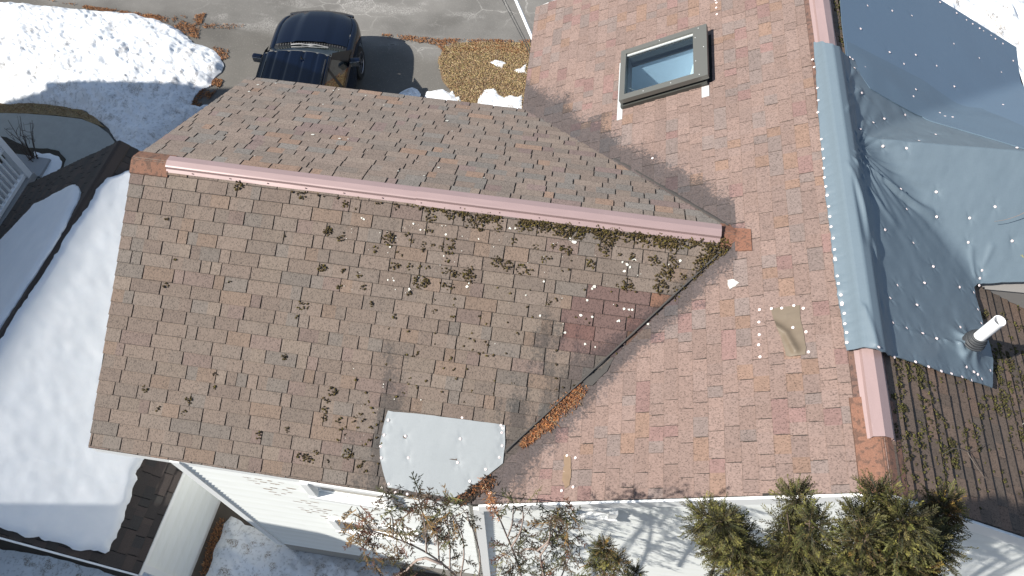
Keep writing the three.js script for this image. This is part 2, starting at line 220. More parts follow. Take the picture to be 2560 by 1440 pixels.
// cap shingles at the three bare ridge ends
const capT = tex(512, 512, (i, j) => { const u = i / 512, v = j / 512, n = fbm(i / 30, j / 30, 19, 4), g = .55 + .4 * hash(i >> 2, j >> 2, 4) + .25 * hash(i >> 1, j >> 1, 5), d = 1 - .55 * smooth(.5, .68, n) * (.5 + .5 * hash(i >> 2, j >> 2, 7)); return [g * d, g * d * (.95 + .3 * (1 - d)), g * d * (.95 + .5 * (1 - d))]; });
const capMat = new THREE.MeshStandardMaterial({ vertexColors: true, map: capT, roughness: 0.95, side: THREE.DoubleSide }); granT.repeat.set(3, 3);
function capTent(o, along, n1, n2, q1, q2_, s0, s1, w, lift, col) { const g = new MB(), P = (s, nd, qq, t, k) => o.clone().addScaledVector(along, s).addScaledVector(nd, t).add(V(0, -qq * t + k, 0));
  for (const [nd, qq] of [[n1, q1], [n2, q2_]]) { const xs = [0, 0.04, w]; for (let i = 0; i < 2; i++) { const k = (t) => lift - (t === 0 ? 0.012 : 0); const A = P(s0, nd, qq, xs[i], k(xs[i])), B = P(s1, nd, qq, xs[i], k(xs[i])), C = P(s1, nd, qq, xs[i + 1], k(xs[i + 1])), D = P(s0, nd, qq, xs[i + 1], k(xs[i + 1])), uv = (s, t) => [s * 2, t * 2];
      g.quad(A, B, C, D, col, uv(s0, xs[i]), uv(s1, xs[i]), uv(s1, xs[i + 1]), uv(s0, xs[i + 1])); }
    const e = [P(s0, nd, qq, w, lift), P(s1, nd, qq, w, lift)]; g.quad(e[0], e[1], e[1].clone().add(V(0, -0.03, 0)), e[0].clone().add(V(0, -0.03, 0)), [col[0] * .6, col[1] * .6, col[2] * .6]); for (const s of [s0, s1]) { const a = P(s, nd, qq, 0, lift - .012), b = P(s, nd, qq, w, lift); g.quad(a, b, b.clone().add(V(0, -.03, 0)), a.clone().add(V(0, -.03, 0)), [col[0] * .6, col[1] * .6, col[2] * .6]); } }
  return g; }
const wneg = wn.clone().negate(), mx = V(-1, 0, 0), px_ = V(1, 0, 0);
part('ridge_cap', capTent(J, wu, wn, wneg, q, q2, L - 0.01, L + 0.42, 0.15, 0.022, [.19, .1, .065]), capMat, house);
for (const [a, b, k] of [[-0.19, 0.03, 0.024], [0.02, 0.2, 0.03]]) part('ridge_cap', capTent(J, wu, wn, wneg, q, q2 * 0.9, a, b, 0.15, k, [.2, .095, .06]), capMat, house);
part('ridge_cap', sheet(rough([[1838, 572], [1878, 575], [1881, 628], [1840, 630]].map(([x, y]) => SW.hit(x, y)), .05, .004, 3), .04, (z, d) => { const P = SW.pt(z, d, .02), w = wingY(P.x, P.z) + .03; if (w > P.y) P.y = w; return P; }, .02, SW.n.clone().negate(), 4), M([.2, .095, .06], { map: capT }), house);
part('ridge_cap', capTent(V(0, H, 0), V(0, 0, 1), mx, px_, p, p, 1.9, Zn + 0.01, 0.19, 0.024, [.215, .112, .075]), capMat, house);
part('ridge_cap', capTent(V(0, H, 0), V(0, 0, 1), mx, px_, p, p, Zf, 1.9, 0.16, 0.018, [.15, .09, .07]), capMat, house);

// pink ridge vents: folded sheet metal, open ends
const pinkT = tex(256, 256, (i, j) => { const a = 0.88 + 0.12 * fbm(i / 40, j / 16, 3, 3), w = hash(i >> 2, j >> 2, 8) > 0.9985 ? 1.15 : 1; const c = a * w * (0.97 + 0.05 * hash(i, j, 2)); return [c, c, c]; });
const pink = M([0.335, 0.24, 0.232], { map: pinkT, roughness: 0.42, metalness: 0.15 });
const pinkEast = pink;
function shell(o, along, nd, prof, s0, s1, jag = 0) { const g = new MB(), n = Math.max(2, Math.round((s1 - s0) / 0.35)), P = (s, k, off) => { const [t, y] = prof[k]; const w = jag * (fbm(s * 3 + k, k * 7, 5, 2) - 0.5) * (k === 0 || k === prof.length - 1 ? 1 : 0.35); return o.clone().addScaledVector(along, s).addScaledVector(nd, t + w).add(V(0, y + off + w * 0.2, 0)); };
  for (let i = 0; i < n; i++) { const a = s0 + (s1 - s0) * i / n, b = s0 + (s1 - s0) * (i + 1) / n; for (let k = 0; k + 1 < prof.length; k++) { const uv = (s, t) => [s * 0.7, t * 0.09]; for (const off of [0, -0.004]) g.quad(P(a, k, off), P(b, k, off), P(b, k + 1, off), P(a, k + 1, off), undefined, uv(a, k), uv(b, k), uv(b, k + 1), uv(a, k + 1)); } }
  for (const s of [s0, s1]) for (let k = 0; k + 1 < prof.length; k++) g.quad(P(s, k, 0), P(s, k + 1, 0), P(s, k + 1, -0.004), P(s, k, -0.004));
  return g; }
const wp = (t) => -q * Math.abs(t);
const profWing = (dy, fl) => [[-.095, wp(.095) + .02 + dy], [-.078, wp(.078) + .024 + dy], [-.076, .026 + dy], [-.06, .031 + dy], [0, .046 + dy], [.06, .031 + dy], [.074, .022 + dy], [.075, wp(.075) + .026 + dy], [.075 + fl, wp(.075 + fl) + .02 + dy]];
const vent1 = part('ridge_vent', shell(J, wu, wn, profWing(0, .03), L + 0.4, -3.35, 0.012), pink, house);
const vent2 = part('ridge_vent', shell(J, wu, wn, profWing(0.008, .042), -3.4, -0.2, 0.012), pink, house);
const mp = (t) => -p * Math.abs(t);
const profMain = [[-.115, mp(.115) + .022], [-.086, mp(.086) + .03], [-.084, .028], [0, .062], [.084, .028], [.086, mp(.086) + .03], [.105, mp(.105) + .024], [.11, mp(.11) + .04], [.13, mp(.13) + .03]];
part('ridge_vent', shell(V(0, H, 0), V(0, 0, 1), V(1, 0, 0), profMain, 1.2, 2.27, 0.012), pink, house);
part('ridge_vent', shell(V(0, H, 0), V(0, 0, 1), V(1, 0, 0), profMain, Zf, -2.0, 0.02), pink, house);
part('vent_block', new MB().bar(V(-.075, H - .05, 2.18), V(.15, 0, 0), V(0, 0, .06), V(0, .075, 0)), M([.03, .035, .04]), house);
{ const g = []; for (let s = L + 0.7; s < -0.3; s += 0.42) { const c = new THREE.CylinderGeometry(.006, .006, .006, 8); const P = J.clone().addScaledVector(wu, s).addScaledVector(wn, .095).add(V(0, wp(.095) + .034, 0)); c.translate(P.x, P.y, P.z); g.push(c); } part('screw', mergeGeometries(g), M([.08, .04, .04]), house, vent2).userData.kind = 'stuff'; }

// valley seams: ragged tar strips lying over the joint
const tarMat = M([0.055, 0.05, 0.046], { map: granT, roughness: 0.8 });
function valley(sl, vf, d0, d1, w, dMax) { const g = new MB(), n = 60; let pa = null; for (let i = 0; i <= n; i++) { const d = d0 + (d1 - d0) * i / n, u = vf(d), c = sl.pt(u, d), ww = w * (0.55 + 0.9 * fbm(d * 6, 1, 3, 3)), side = sl.pt(u - 1, d).sub(c).normalize(), P2 = SW.pt(c.z + (sl === SN ? 1 : -1) * 1, -c.x / SW.c).sub(c).normalize();
    const cur = [c.clone().addScaledVector(side, ww).addScaledVector(sl.n, 0.022), c.clone().addScaledVector(side, ww * .3).addScaledVector(sl.n, 0.036), c.clone().addScaledVector(P2, ww * .3).addScaledVector(SW.n, 0.036), c.clone().addScaledVector(P2, ww).addScaledVector(SW.n, 0.022)];
    if (pa) for (let k = 0; k < 3; k++) g.quad(pa[k], cur[k], cur[k + 1], pa[k + 1], undefined, [d * 2, k * .05], [d * 2 + .05, k * .05], [d * 2 + .05, k * .05 + .05], [d * 2, k * .05 + .05]); pa = cur; }
  return g; }
part('valley_seam', valley(SN, vN, 0.2, dN - 0.62, 0.022), tarMat, house);
part('valley_seam', valley(SF, vF, 0.12, dF, 0.036), tarMat, house);
part('tar_patch', sheet(rough([[1455, 952], [1500, 925], [1535, 895], [1515, 935], [1480, 968], [1462, 966]].map(([x, y]) => { const P = atPlane(x, y, SN.n, SN.pt(0, 0)); return [P.x, P.z]; }), .05, .01, 5), .04, (x, z) => V(x, Math.max(mainY(x), wingY(x, z)) + .02, z), .015), tarMat, house);

// ------------------------------------------------------------------ walls, trim, windows
const nW = 2.785, cornerS = -5.63, wallBot = 1.55;
const WP = (s, n, y) => V(J.x, 0, J.z).addScaledVector(wu, s).addScaledVector(wn, n).setY(y);
const eaveY = h - q * Wn, mainCornerX = -3.34, zW = Zn - 0.03;
const boardVar = [0, 1, 2].map((i) => M([0.78 - i * .015, 0.8 - i * .015, 0.785 - i * .02], { roughness: 0.6, map: tex(128, 128, (x, y) => { const c = 0.93 + 0.07 * fbm(x / 30 + i * 9, y / 8, 4 + i, 3); return [c, c, c * .995]; }) }));
const wing_wall = part('wall', new MB().hex([WP(cornerS, nW - .02, G0), WP(-2.2, nW - .02, G0), WP(-2.2, nW - .2, G0), WP(cornerS, nW - .2, G0)], [WP(cornerS, nW - .02, eaveY - .05), WP(-2.2, nW - .02, eaveY - .05), WP(-2.2, nW - .2, eaveY + .05), WP(cornerS, nW - .2, eaveY + .05)]), M([.42, .4, .36]), house);
const winA = [-4.13, -3.32, 5.42, 5.84], winB = [-4.18, -3.2, 3.62, 4.12];
{ // clapboards of the wing wall, each lap proud of the one below, cut out round the windows
  const e = 0.105; let y = wallBot, i = 0; while (y < eaveY - 0.06) { const y1 = Math.min(y + e, eaveY - .03); let cuts = [[cornerS, -2.42]];
    for (const w of [winA, winB]) if (y1 > w[2] - .08 && y < w[3] + .08) cuts = cuts.flatMap(([a, b]) => (w[0] - .08 > a && w[1] + .08 < b ? [[a, w[0] - .08], [w[1] + .08, b]] : [[a, b]]));
    for (const [a, b] of cuts) { const g = new MB(); g.hex([WP(a, nW - .02, y), WP(b, nW - .02, y), WP(b, nW + .016, y), WP(a, nW + .016, y)], [WP(a, nW - .02, y1), WP(b, nW - .02, y1), WP(b, nW - .001, y1), WP(a, nW - .001, y1)]); part('clapboard', g, boardVar[i % 3], house, wing_wall); }
    y = y1; i++; }
}
part('corner_board', new MB().hex([WP(cornerS - .03, nW - .1, wallBot - .03), WP(cornerS + .075, nW - .1, wallBot - .03), WP(cornerS + .075, nW + .034, wallBot - .03), WP(cornerS - .03, nW + .034, wallBot - .03)], [WP(cornerS - .03, nW - .1, eaveY - .02), WP(cornerS + .075, nW - .1, eaveY - .02), WP(cornerS + .075, nW + .034, eaveY - .02), WP(cornerS - .03, nW + .034, eaveY - .02)]), white, house, wing_wall);
part('foundation', new MB().hex([WP(cornerS + .03, nW - .25, G0 - .2), WP(-2.2, nW - .25, G0 - .2), WP(-2.2, nW - .012, G0 - .2), WP(cornerS + .03, nW - .012, G0 - .2)], [WP(cornerS + .03, nW - .25, wallBot), WP(-2.2, nW - .25, wallBot), WP(-2.2, nW - .012, wallBot), WP(cornerS + .03, nW - .012, wallBot)]), M([.3, .28, .25]), house);
part('gable_wall', new MB().hex([WP(cornerS, -2.4, G0), WP(cornerS, nW - .1, G0), WP(cornerS + .15, nW - .1, G0), WP(cornerS + .15, -2.4, G0)], [WP(cornerS, -2.4, eaveY - .1), WP(cornerS, nW - .1, eaveY - .1), WP(cornerS + .15, nW - .1, eaveY - .1), WP(cornerS + .15, -2.4, eaveY - .1)]), white, house);
part('wall', new MB().hex([WP(cornerS, -2.5, G0), WP(-2, -2.5, G0), WP(-2, -2.3, G0), WP(cornerS, -2.3, G0)], [WP(cornerS, -2.5, eaveY - .05), WP(-2, -2.5, eaveY - .05), WP(-2, -2.3, eaveY - .05), WP(cornerS, -2.3, eaveY - .05)]), white, house);
part('fascia_board', new MB().hex([WP(L + .02, Wn - .03, eaveY - .16), WP(vN(dN) + .05, Wn - .03, eaveY - .16), WP(vN(dN) + .05, Wn - .012, eaveY - .16), WP(L + .02, Wn - .012, eaveY - .16)], [WP(L + .02, Wn - .03, eaveY - .02), WP(vN(dN) + .05, Wn - .03, eaveY - .02), WP(vN(dN) + .05, Wn - .004, eaveY - .02), WP(L + .02, Wn - .004, eaveY - .02)]), white, house);
for (const sl of [SN, SF]) { const dd = sl === SN ? dN : dF, g = new MB(), a = sl.pt(L - .012, 0, -.02), b = sl.pt(L - .012, dd - .01, -.02), dn = V(0, -.17, 0); g.hex([a.clone().add(dn), b.clone().add(dn), b.clone().addScaledVector(wu, .02).add(dn), a.clone().addScaledVector(wu, .02).add(dn)], [a, b, b.clone().addScaledVector(wu, .02), a.clone().addScaledVector(wu, .02)]); part('rake_board', g, white, house); }
// main gable wall
const glassDark = new THREE.MeshPhysicalMaterial({ color: new THREE.Color(.03, .035, .04), roughness: 0.06, clearcoat: 1, side: THREE.DoubleSide });
const gable = part('wall', (() => { const g = new MB(), z0 = zW - .2, z1 = zW - .02, xs = [mainCornerX, 0, XE - .1], yt = (x) => mainY(x) - .09; for (let i = 0; i < 2; i++) { const a = xs[i], b = xs[i + 1]; g.hex([V(a, G0, z0), V(b, G0, z0), V(b, G0, z1), V(a, G0, z1)], [V(a, yt(a), z0), V(b, yt(b), z0), V(b, yt(b), z1), V(a, yt(a), z1)]); } return g; })(), M([.4, .39, .36]), house);
const winC = [-2.35, -2.03, 6.15, 6.28];
{ const e = 0.105; let y = wallBot, i = 1; while (y < H - .3) { const y1 = y + e, xm = Math.min(E - .05, (H - y1 - .05) / p); let cuts = [[Math.max(mainCornerX + .02, -xm), Math.min(XE - .1, xm)]];
    if (y1 > winC[2] - .08 && y < winC[3] + .08) cuts = cuts.flatMap(([a, b]) => (winC[1] + .08 < a || winC[0] > b ? [[a, b]] : [[a, Math.max(a, winC[0] - .08)], [winC[1] + .08, b]]));
    for (const [a, b] of cuts) if (b - a > .05) { const g = new MB(); g.hex([V(a, y, zW - .02), V(b, y, zW - .02), V(b, y, zW + .014), V(a, y, zW + .014)], [V(a, y1, zW - .02), V(b, y1, zW - .02), V(b, y1, zW - .002), V(a, y1, zW - .002)]); part('clapboard', g, boardVar[(i * 7 + 1) % 3], house, gable); }
    y = y1; i++; } }
part('corner_board', new MB().box(mainCornerX - .06, wallBot, zW - .1, mainCornerX + .05, eaveY - .08, zW + .045), white, house, gable);
part('wall', new MB().box(mainCornerX, G0, Zf + .1, mainCornerX + .16, mainY(E) - .06, zW - .2), white, house);
part('wall', new MB().box(XE - .26, G0, Zf + .1, XE - .1, mainY(XE - .1) - .1, zW - .2), white, house);
part('wall', (() => { const g = new MB(), xs = [mainCornerX, 0, XE - .1]; for (let i = 0; i < 2; i++) { const a = xs[i], b = xs[i + 1]; g.hex([V(a, G0, Zf + .05), V(b, G0, Zf + .05), V(b, G0, Zf + .2), V(a, G0, Zf + .2)], [V(a, mainY(a) - .1, Zf + .05), V(b, mainY(b) - .1, Zf + .05), V(b, mainY(b) - .1, Zf + .2), V(a, mainY(a) - .1, Zf + .2)]); } return g; })(), white, house);
for (const [sl, dd, d0] of [[SW, dW - .1, 0], [SE, dE, 0]]) for (const zz of [Zn + .002, Zf - .022]) { const g = new MB(), dn = V(0, -.2, 0), a = sl.pt(zz, d0, -.006), b = sl.pt(zz, dd, -.006), w = V(0, 0, .022); g.hex([a.clone().add(dn), b.clone().add(dn), b.clone().add(dn).add(w), a.clone().add(dn).add(w)], [a, b, b.clone().add(w), a.clone().add(w)]); part('rake_board', g, white, house); }
// windows: frame, sill, pane
const sillDirt = M([.26, .2, .13]);
function wallWindow(fr, [a, b, y0, y1], deep) { const F = (s, n, y) => fr(s, n, y), bar = (s0, s1, ya, yb, n0, n1, m = new MB()) => m.hex([F(s0, n0, ya), F(s1, n0, ya), F(s1, n1, ya), F(s0, n1, ya)], [F(s0, n0, yb), F(s1, n0, yb), F(s1, n1, yb), F(s0, n1, yb)]);
  const m = new MB(); bar(a - .085, a, y0 - .085, y1 + .085, -.09, .06, m); bar(b, b + .085, y0 - .085, y1 + .085, -.09, .06, m); bar(a, b, y1, y1 + .085, -.06, .04, m);
  const w = part('window', m, white, house); part('sill', bar(a - .1, b + .1, y0 - .09, y0 - .01, -.08, .07), white, house, w); part('sash', (() => { const k = new MB(), ym = (y0 + y1) / 2; bar(a, b, ym - .025, ym + .025, -.05, -.015, k); bar(a, a + .04, y0, y1, -.05, -.02, k); bar(b - .04, b, y0, y1, -.05, -.02, k); return bar(a, b, y0, y0 + .05, -.06, -.012, k); })(), deep ? sillDirt : white, house, w);
  part('pane', bar(a, b, y0, y1, -.09, -.085), glassDark, house, w); return w; }
wallWindow((s, n, y) => WP(s, nW + n, y), winA); const wb = wallWindow((s, n, y) => WP(s, nW + n, y), winB, true); wb.userData.label = 'lower window with a brown weathered sash';
wallWindow((s, n, y) => V(s, y, zW + n), winC);
// rust runs on the clapboards under the upper window: thin flakes
{ const g = new MB(); for (let k = 2; k < 20; k++) for (let c = 0; c < 4; c++) { const y = eaveY - .1 - k * .105, yy = wallBot + Math.round((y - wallBot) / .105) * .105, s0 = -4.95 + c * .13 + k * .03; if (rnd() < .25 + .02 * k) continue; const w = rr(.02, .07), hh = rr(.010, .022), n = nW + .0175, cc = mixc([.24, .12, .045], [.15, .065, .025], rnd()); g.quad(WP(s0 - w, n, yy + hh), WP(s0 + w, n, yy + hh), WP(s0 + w * .8, n, yy + .001), WP(s0 - w * .7, n, yy + .001), cc); if (rnd() < .5) g.quad(WP(s0 - .004, n - .003, yy - .002), WP(s0 + .004, n - .003, yy - .002), WP(s0 + .002, n - .008, yy - rr(.03, .07)), WP(s0 - .002, n - .008, yy - rr(.03, .07)), cc); } part('rust_marks', g, new THREE.MeshStandardMaterial({ vertexColors: true, roughness: .9, side: THREE.DoubleSide }), house, wing_wall).userData.kind = 'stuff'; }

// ------------------------------------------------------------------ skylight
{ const grey = M([.13, .13, .118], { roughness: .45, metalness: .3 }), greyD = M([.06, .062, .056], { roughness: .5, metalness: .3 }), flash = M([.62, .64, .63], { roughness: .35, metalness: .4 });
  const B = (z0, z1, d0, d1, k0, k1, m = new MB()) => m.hex([SW.pt(z0, d0, k0), SW.pt(z1, d0, k0), SW.pt(z1, d1, k0), SW.pt(z0, d1, k0)], [SW.pt(z0, d0, k1), SW.pt(z1, d0, k1), SW.pt(z1, d1, k1), SW.pt(z0, d1, k1)]);
  const ring = (z0, z1, d0, d1, a, b, c, e, k0, k1) => { const m = new MB(); B(z0, z1, d0, d0 + a, k0, k1, m); B(z0, z1, d1 - b, d1, k0, k1, m); B(z0, z0 + c, d0 + a, d1 - b, k0, k1, m); return B(z1 - e, z1, d0 + a, d1 - b, k0, k1, m); };
  const sk = part('skylight', ring(-3.09, -2.22, 1.30, 2.42, .17, .07, .075, .085, .1, .165), grey, house); sk.userData.label = 'grey framed skylight on the sunlit slope';
  part('curb', ring(-3.06, -2.25, 1.36, 2.40, .1, .05, .06, .07, -.06, .1), greyD, house, sk);
  part('apron', B(-3.0, -2.20, 1.42, 2.46, .035, .07, new MB()).hex([SW.pt(-2.25, 1.34, .07), SW.pt(-2.20, 1.34, .03), SW.pt(-2.20, 2.44, .03), SW.pt(-2.25, 2.44, .07)], [SW.pt(-2.25, 1.34, .1), SW.pt(-2.23, 1.34, .09), SW.pt(-2.23, 2.44, .09), SW.pt(-2.25, 2.44, .1)]) && ring(-3.08, -2.21, 1.34, 2.44, .03, .03, .03, .045, .0, .06), greyD, house, sk);
  part('flashing', B(-3.05, -2.05, 2.43, 2.5, .008, .014), flash, house, sk); part('flashing', B(-2.2, -2.03, 1.33, 1.42, .009, .014), flash, house, sk);
  part('pane', B(-3.02, -2.3, 1.46, 2.36, .118, .124), new THREE.MeshPhysicalMaterial({ color: new THREE.Color(.86, .93, .97), transmission: 1, thickness: 0, roughness: 0.02, ior: 1.52 }), house, sk);
  part('trim', B(-3.02, -2.99, 1.46, 2.36, .125, .14), flash, house, sk);
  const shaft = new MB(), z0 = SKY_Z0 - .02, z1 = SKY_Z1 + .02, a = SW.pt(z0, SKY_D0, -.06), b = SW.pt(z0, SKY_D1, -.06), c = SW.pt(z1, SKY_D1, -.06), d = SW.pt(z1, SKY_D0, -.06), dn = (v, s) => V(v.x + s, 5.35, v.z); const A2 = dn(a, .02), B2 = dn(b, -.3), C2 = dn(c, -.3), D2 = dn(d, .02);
  shaft.quad(a, b, B2, A2).quad(b, c, C2, B2).quad(c, d, D2, C2).quad(d, a, A2, D2); const n0 = shaft.p.length; part('shaft', shaft, M([.5, .58, .64]), house, sk); part('shaft_sunlit_panel', new MB().quad(d, a, A2, D2).build().translate(-.008, 0, 0), M([.78, .78, .77]), house, sk); part('room_floor', new MB().quad(A2, B2, C2, D2), M([.04, .1, .2]), house, sk);  // sky-blue shade put into shaft and floor colours; white panel added for sun patch
  part('crank', tube([SW.pt(-2.46, 2.32, .09), SW.pt(-2.42, 2.25, .06)], .008, .006), greyD, house, sk);
  part('screw', (() => { const g = []; for (const [z, dd] of [[-3.05, 1.4], [-2.26, 1.4], [-3.05, 1.9], [-2.26, 1.75], [-2.26, 2.1], [-2.7, 1.34], [-2.5, 1.44], [-2.9, 1.44]]) { const c_ = new THREE.SphereGeometry(.007, 6, 4), P = SW.pt(z, dd, .166); c_.translate(P.x, P.y, P.z); g.push(c_); } return mergeGeometries(g); })(), flash, house, sk).userData.kind = 'stuff';
}

// ------------------------------------------------------------------ tarps
const GE = { z: -1.1, y: 7.72, m: 0.62, hw: 1.2 };                        // small gable on the far side of the ridge, under the tarp
const sm = (a, b, k) => { const t = Math.max(k - Math.abs(a - b), 0) / k; return Math.max(a, b) + t * t * k * 0.25; };
const gabY = (x, z) => GE.y - GE.m * Math.abs(z - GE.z);
const eastField = (x, z) => (x > 0 ? sm(mainY(x), gabY(x, z), 0.09) : mainY(x));
const bump = (x) => { const t = Math.abs(x), P = x < 0 ? [[0, .072], [.045, .078], [.09, .084], [.125, .03], [.2, .0]] : [[0, .072], [.05, .078], [.095, .082], [.15, .03], [.24, 0]]; for (let i = 0; i + 1 < P.length; i++) if (t <= P[i + 1][0]) return P[i][1] + (P[i + 1][1] - P[i][1]) * (t - P[i][0]) / (P[i + 1][0] - P[i][0]); return P[P.length - 1][1]; };
const A0 = [0.17, -0.86];
const tarpBase = (x, z) => eastField(x, z) + 0.022 + bump(x) * (1);
const nailPx = (list, sc, ox, oy) => list.map(([x, y]) => [x / sc + ox, y / sc + oy]);
const nUpper = [...nailPx([[875, 80], [1135, 135], [1342, 187], [800, 328], [1105, 577], [1383, 601], [1258, 697], [1605, 714], [1785, 484], [2055, 633], [2290, 780], [1920, 230], [1985, 272], [2058, 320], [2100, 346], [2180, 393], [2225, 430], [2305, 480], [2415, 660], [2305, 1127], [1790, 935], [1640, 45], [1815, 160]], 4.235, 1960, 0)];
const nMid = nailPx([[677, 647], [705, 668], [840, 750], [990, 790], [980, 833], [1015, 853], [1125, 922], [1230, 987], [1375, 980], [1347, 1057], [1375, 1107], [1470, 1136], [1625, 1230], [1680, 1265], [1760, 1275]], 4.235, 1960, 0);
const nLow = [...nailPx([[728, 757], [800, 1027], [1000, 973], [1268, 1240], [1045, 1285], [928, 1328], [785, 1403], [1800, 1372], [1990, 1357], [2145, 1367], [2250, 1367], [2365, 1382], [2485, 1387], [290, 657], [305, 742], [338, 965], [347, 1093], [347, 1213]], 4.235, 1960, 0),
  ...nailPx([[358, 60], [372, 157], [385, 247], [380, 350], [391, 437], [404, 530], [418, 617], [432, 730], [445, 827], [457, 930], [478, 1047], [492, 1157], [497, 1245], [499, 1262], [520, 1420], [970, 132], [1210, 145], [942, 418], [1130, 583], [1213, 751], [988, 968], [1278, 1090], [1472, 1328], [1497, 843], [1835, 845], [2085, 735], [1505, 581], [1825, 1081], [2260, 1070], [1962, 1360], [2305, 146], [1500, 10], [1335, 70]], 4, 1960, 340),
  ...nailPx([[527, 140], [553, 252], [570, 325], [567, 347], [585, 437], [594, 537], [608, 627], [613, 722], [1118, 152], [1383, 133], [1735, 172], [1040, 286], [1309, 351], [1070, 529], [1205, 584], [1360, 640], [1497, 692], [1737, 574], [1880, 222], [1917, 395], [1950, 532], [1932, 152], [1940, 80], [917, 783], [1085, 870], [1292, 920], [1420, 970], [1548, 1012], [1655, 1033], [1758, 1068], [1853, 1100], [1875, 1018], [1912, 1043], [1800, 970], [1957, 1085], [2043, 1000]], 4, 1960, 680)];
const toXZ = (list, f = tarpBase) => list.map(([x, y]) => { const P = atField(x, y, f); return [P.x, P.z]; });
const lowN = toXZ(nLow), midN = toXZ(nMid), upN = toXZ(nUpper);
const puck = (x, z, list, k) => { let v = 0; for (const n of list) { const dx = x - n[0], dz = z - n[1]; if (Math.abs(dx) < .16 && Math.abs(dz) < .16) { const r = Math.hypot(dx, dz), a = Math.atan2(dz, dx); v += k * (-.5 * Math.exp(-((r / .035) ** 2)) + .22 * Math.exp(-((r / .07) ** 2)) * Math.sin(a * 5 + n[0] * 40)); } } return v; };
const PIPE = (() => { const P = atField(2412, 872, tarpBase); return [P.x, P.z]; })();
const foldSeg = (x, z, ax, az, bx, bz, w) => { const dx = bx - ax, dz = bz - az, t = clamp(((x - ax) * dx + (z - az) * dz) / (dx * dx + dz * dz)); const ds = Math.hypot(x - ax - t * dx, z - az - t * dz); return Math.exp(-((ds / (w * (.35 + t))) ** 2)) * smooth(0, .12, t) * smooth(1, .8, t); };
const folds = [[[2126, 380], [2360, 560], .05, .05], [[2128, 378], [2300, 545], -.03, .03], [[2122, 392], [2245, 585], .020, .04], [[2116, 405], [2195, 690], .03, .05], [[2118, 398], [2172, 640], -.022, .04], [[2135, 372], [2330, 470], .014, .03], [[2140, 366], [2360, 500], -.008, .04], [[2130, 350], [2165, 312], .016, .03], [[2115, 245], [2155, 232], .02, .03], [[2112, 220], [2135, 178], .018, .03], [[2110, 290], [2150, 240], .016, .03], [[2435, 705], [2420, 615], .014, .03], [[2450, 680], [2480, 610], .012, .03], [[2222, 820], [2395, 872], .012, .025], [[2150, 760], [2195, 905], .02, .035], [[2380, 860], [2410, 905], .03, .04], [[2350, 855], [2400, 880], .02, .04]]
  .map(([a, b, k, w]) => { const P = toXZ([a, b]); return [P[0][0], P[0][1], P[1][0], P[1][1], k, w]; });
const lowField = (x, z) => { let y = tarpBase(x, z) + 0.046 + puck(x, z, lowN, .018);
  const r = Math.hypot(x - A0[0], z - A0[1]), an = Math.atan2(z - A0[1], x - A0[0]);
  if (x > .16) { y += .9 * .011 * Math.exp(-r / .55) * (Math.sin(an * 24 + 3 * noise(r * 4, an * 3, 2)) + .6 * Math.sin(an * 41 + 2)); y += .022 * (fbm(x * 3.2, z * 3.2, 51, 3) - .5) + .007 * (fbm(x * 9 + z * 4, z * 5, 52, 3) - .5);
    y += .018 * Math.exp(-Math.max(0, x - .2) / .1) * (fbm(z * 4, 3, 53, 2) - .35); }
  else if (x < -.1) y += .010 * (fbm(z * 5, x * 5, 54, 2) - .4) + .006 * Math.sin(z * 23 + 4 * noise(z * 3, 1, 3)) * smooth(-.12, -.2, x);
  for (const f of folds) if (x > Math.min(f[0], f[2]) - .25 && x < Math.max(f[0], f[2]) + .25) y += f[4] * foldSeg(x, z, f[0], f[1], f[2], f[3], f[5]);
  const rp = Math.hypot(x - PIPE[0], z - PIPE[1]); if (rp < .42) y += .14 * Math.exp(-((rp / .12) ** 2)) + .02 * Math.exp(-rp / .15) * Math.sin(Math.atan2(z - PIPE[1], x - PIPE[0]) * 7);
  return y; };
const midField = (x, z) => tarpBase(x, z) + .04 + .012 * (fbm(x * 2.5, z * 2.5, 57, 2) - .5) + .02 * smooth(-2.55, -2.2, z) * smooth(.2, .6, x);
const upField = (x, z) => tarpBase(x, z) + .032 + .012 * (fbm(x * 1.2, z * 1.5, 58, 2) - .5) + puck(x, z, upN, .010);
const weaveT = (s) => tex(512, 512, (i, j) => { const w = 0.9 + 0.05 * ((i >> 1) & 1) * ((j >> 1) & 1) + 0.10 * hash(i >> 1, j >> 5, s) + 0.10 * hash(i >> 5, j >> 1, s + 1) - 0.06 * fbm(i / 60, j / 60, s, 3) + .04 * hash(i, j, s + 2); return [w, w, w]; });
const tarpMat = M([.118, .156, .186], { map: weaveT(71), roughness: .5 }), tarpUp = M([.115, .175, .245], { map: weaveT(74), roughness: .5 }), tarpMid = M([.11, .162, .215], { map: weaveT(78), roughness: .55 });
const capGeo = (() => { const pts = [[.0045, .001], [.006, .004], [.011, .005], [.0155, .003], [.017, 0]].map(([x, y]) => new THREE.Vector2(x, y)); return new THREE.LatheGeometry(pts, 12); })();
const nailGeo = new THREE.CylinderGeometry(.0045, .0045, .004, 8);
const capMatW = M([.78, .66, .64], { roughness: .5 }), nailMat = M([.1, .09, .09], { roughness: .5, metalness: .6 });
function capNail(P, n, root, parent) { const m = new THREE.Mesh(capGeo, capMatW); m.name = 'cap_nail'; m.scale.setScalar(.84); m.quaternion.setFromUnitVectors(V(0, 1, 0), n); m.position.copy(P).sub(root.position).addScaledVector(n, .002); m.castShadow = m.receiveShadow = true; (parent || root).add(m); const k = new THREE.Mesh(nailGeo, nailMat); k.name = 'nail_head'; m.add(k); }
const fieldN = (f, x, z) => { const e = .012; return V(f(x - e, z) - f(x + e, z), 2 * e, f(x, z - e) - f(x, z + e)).normalize(); };
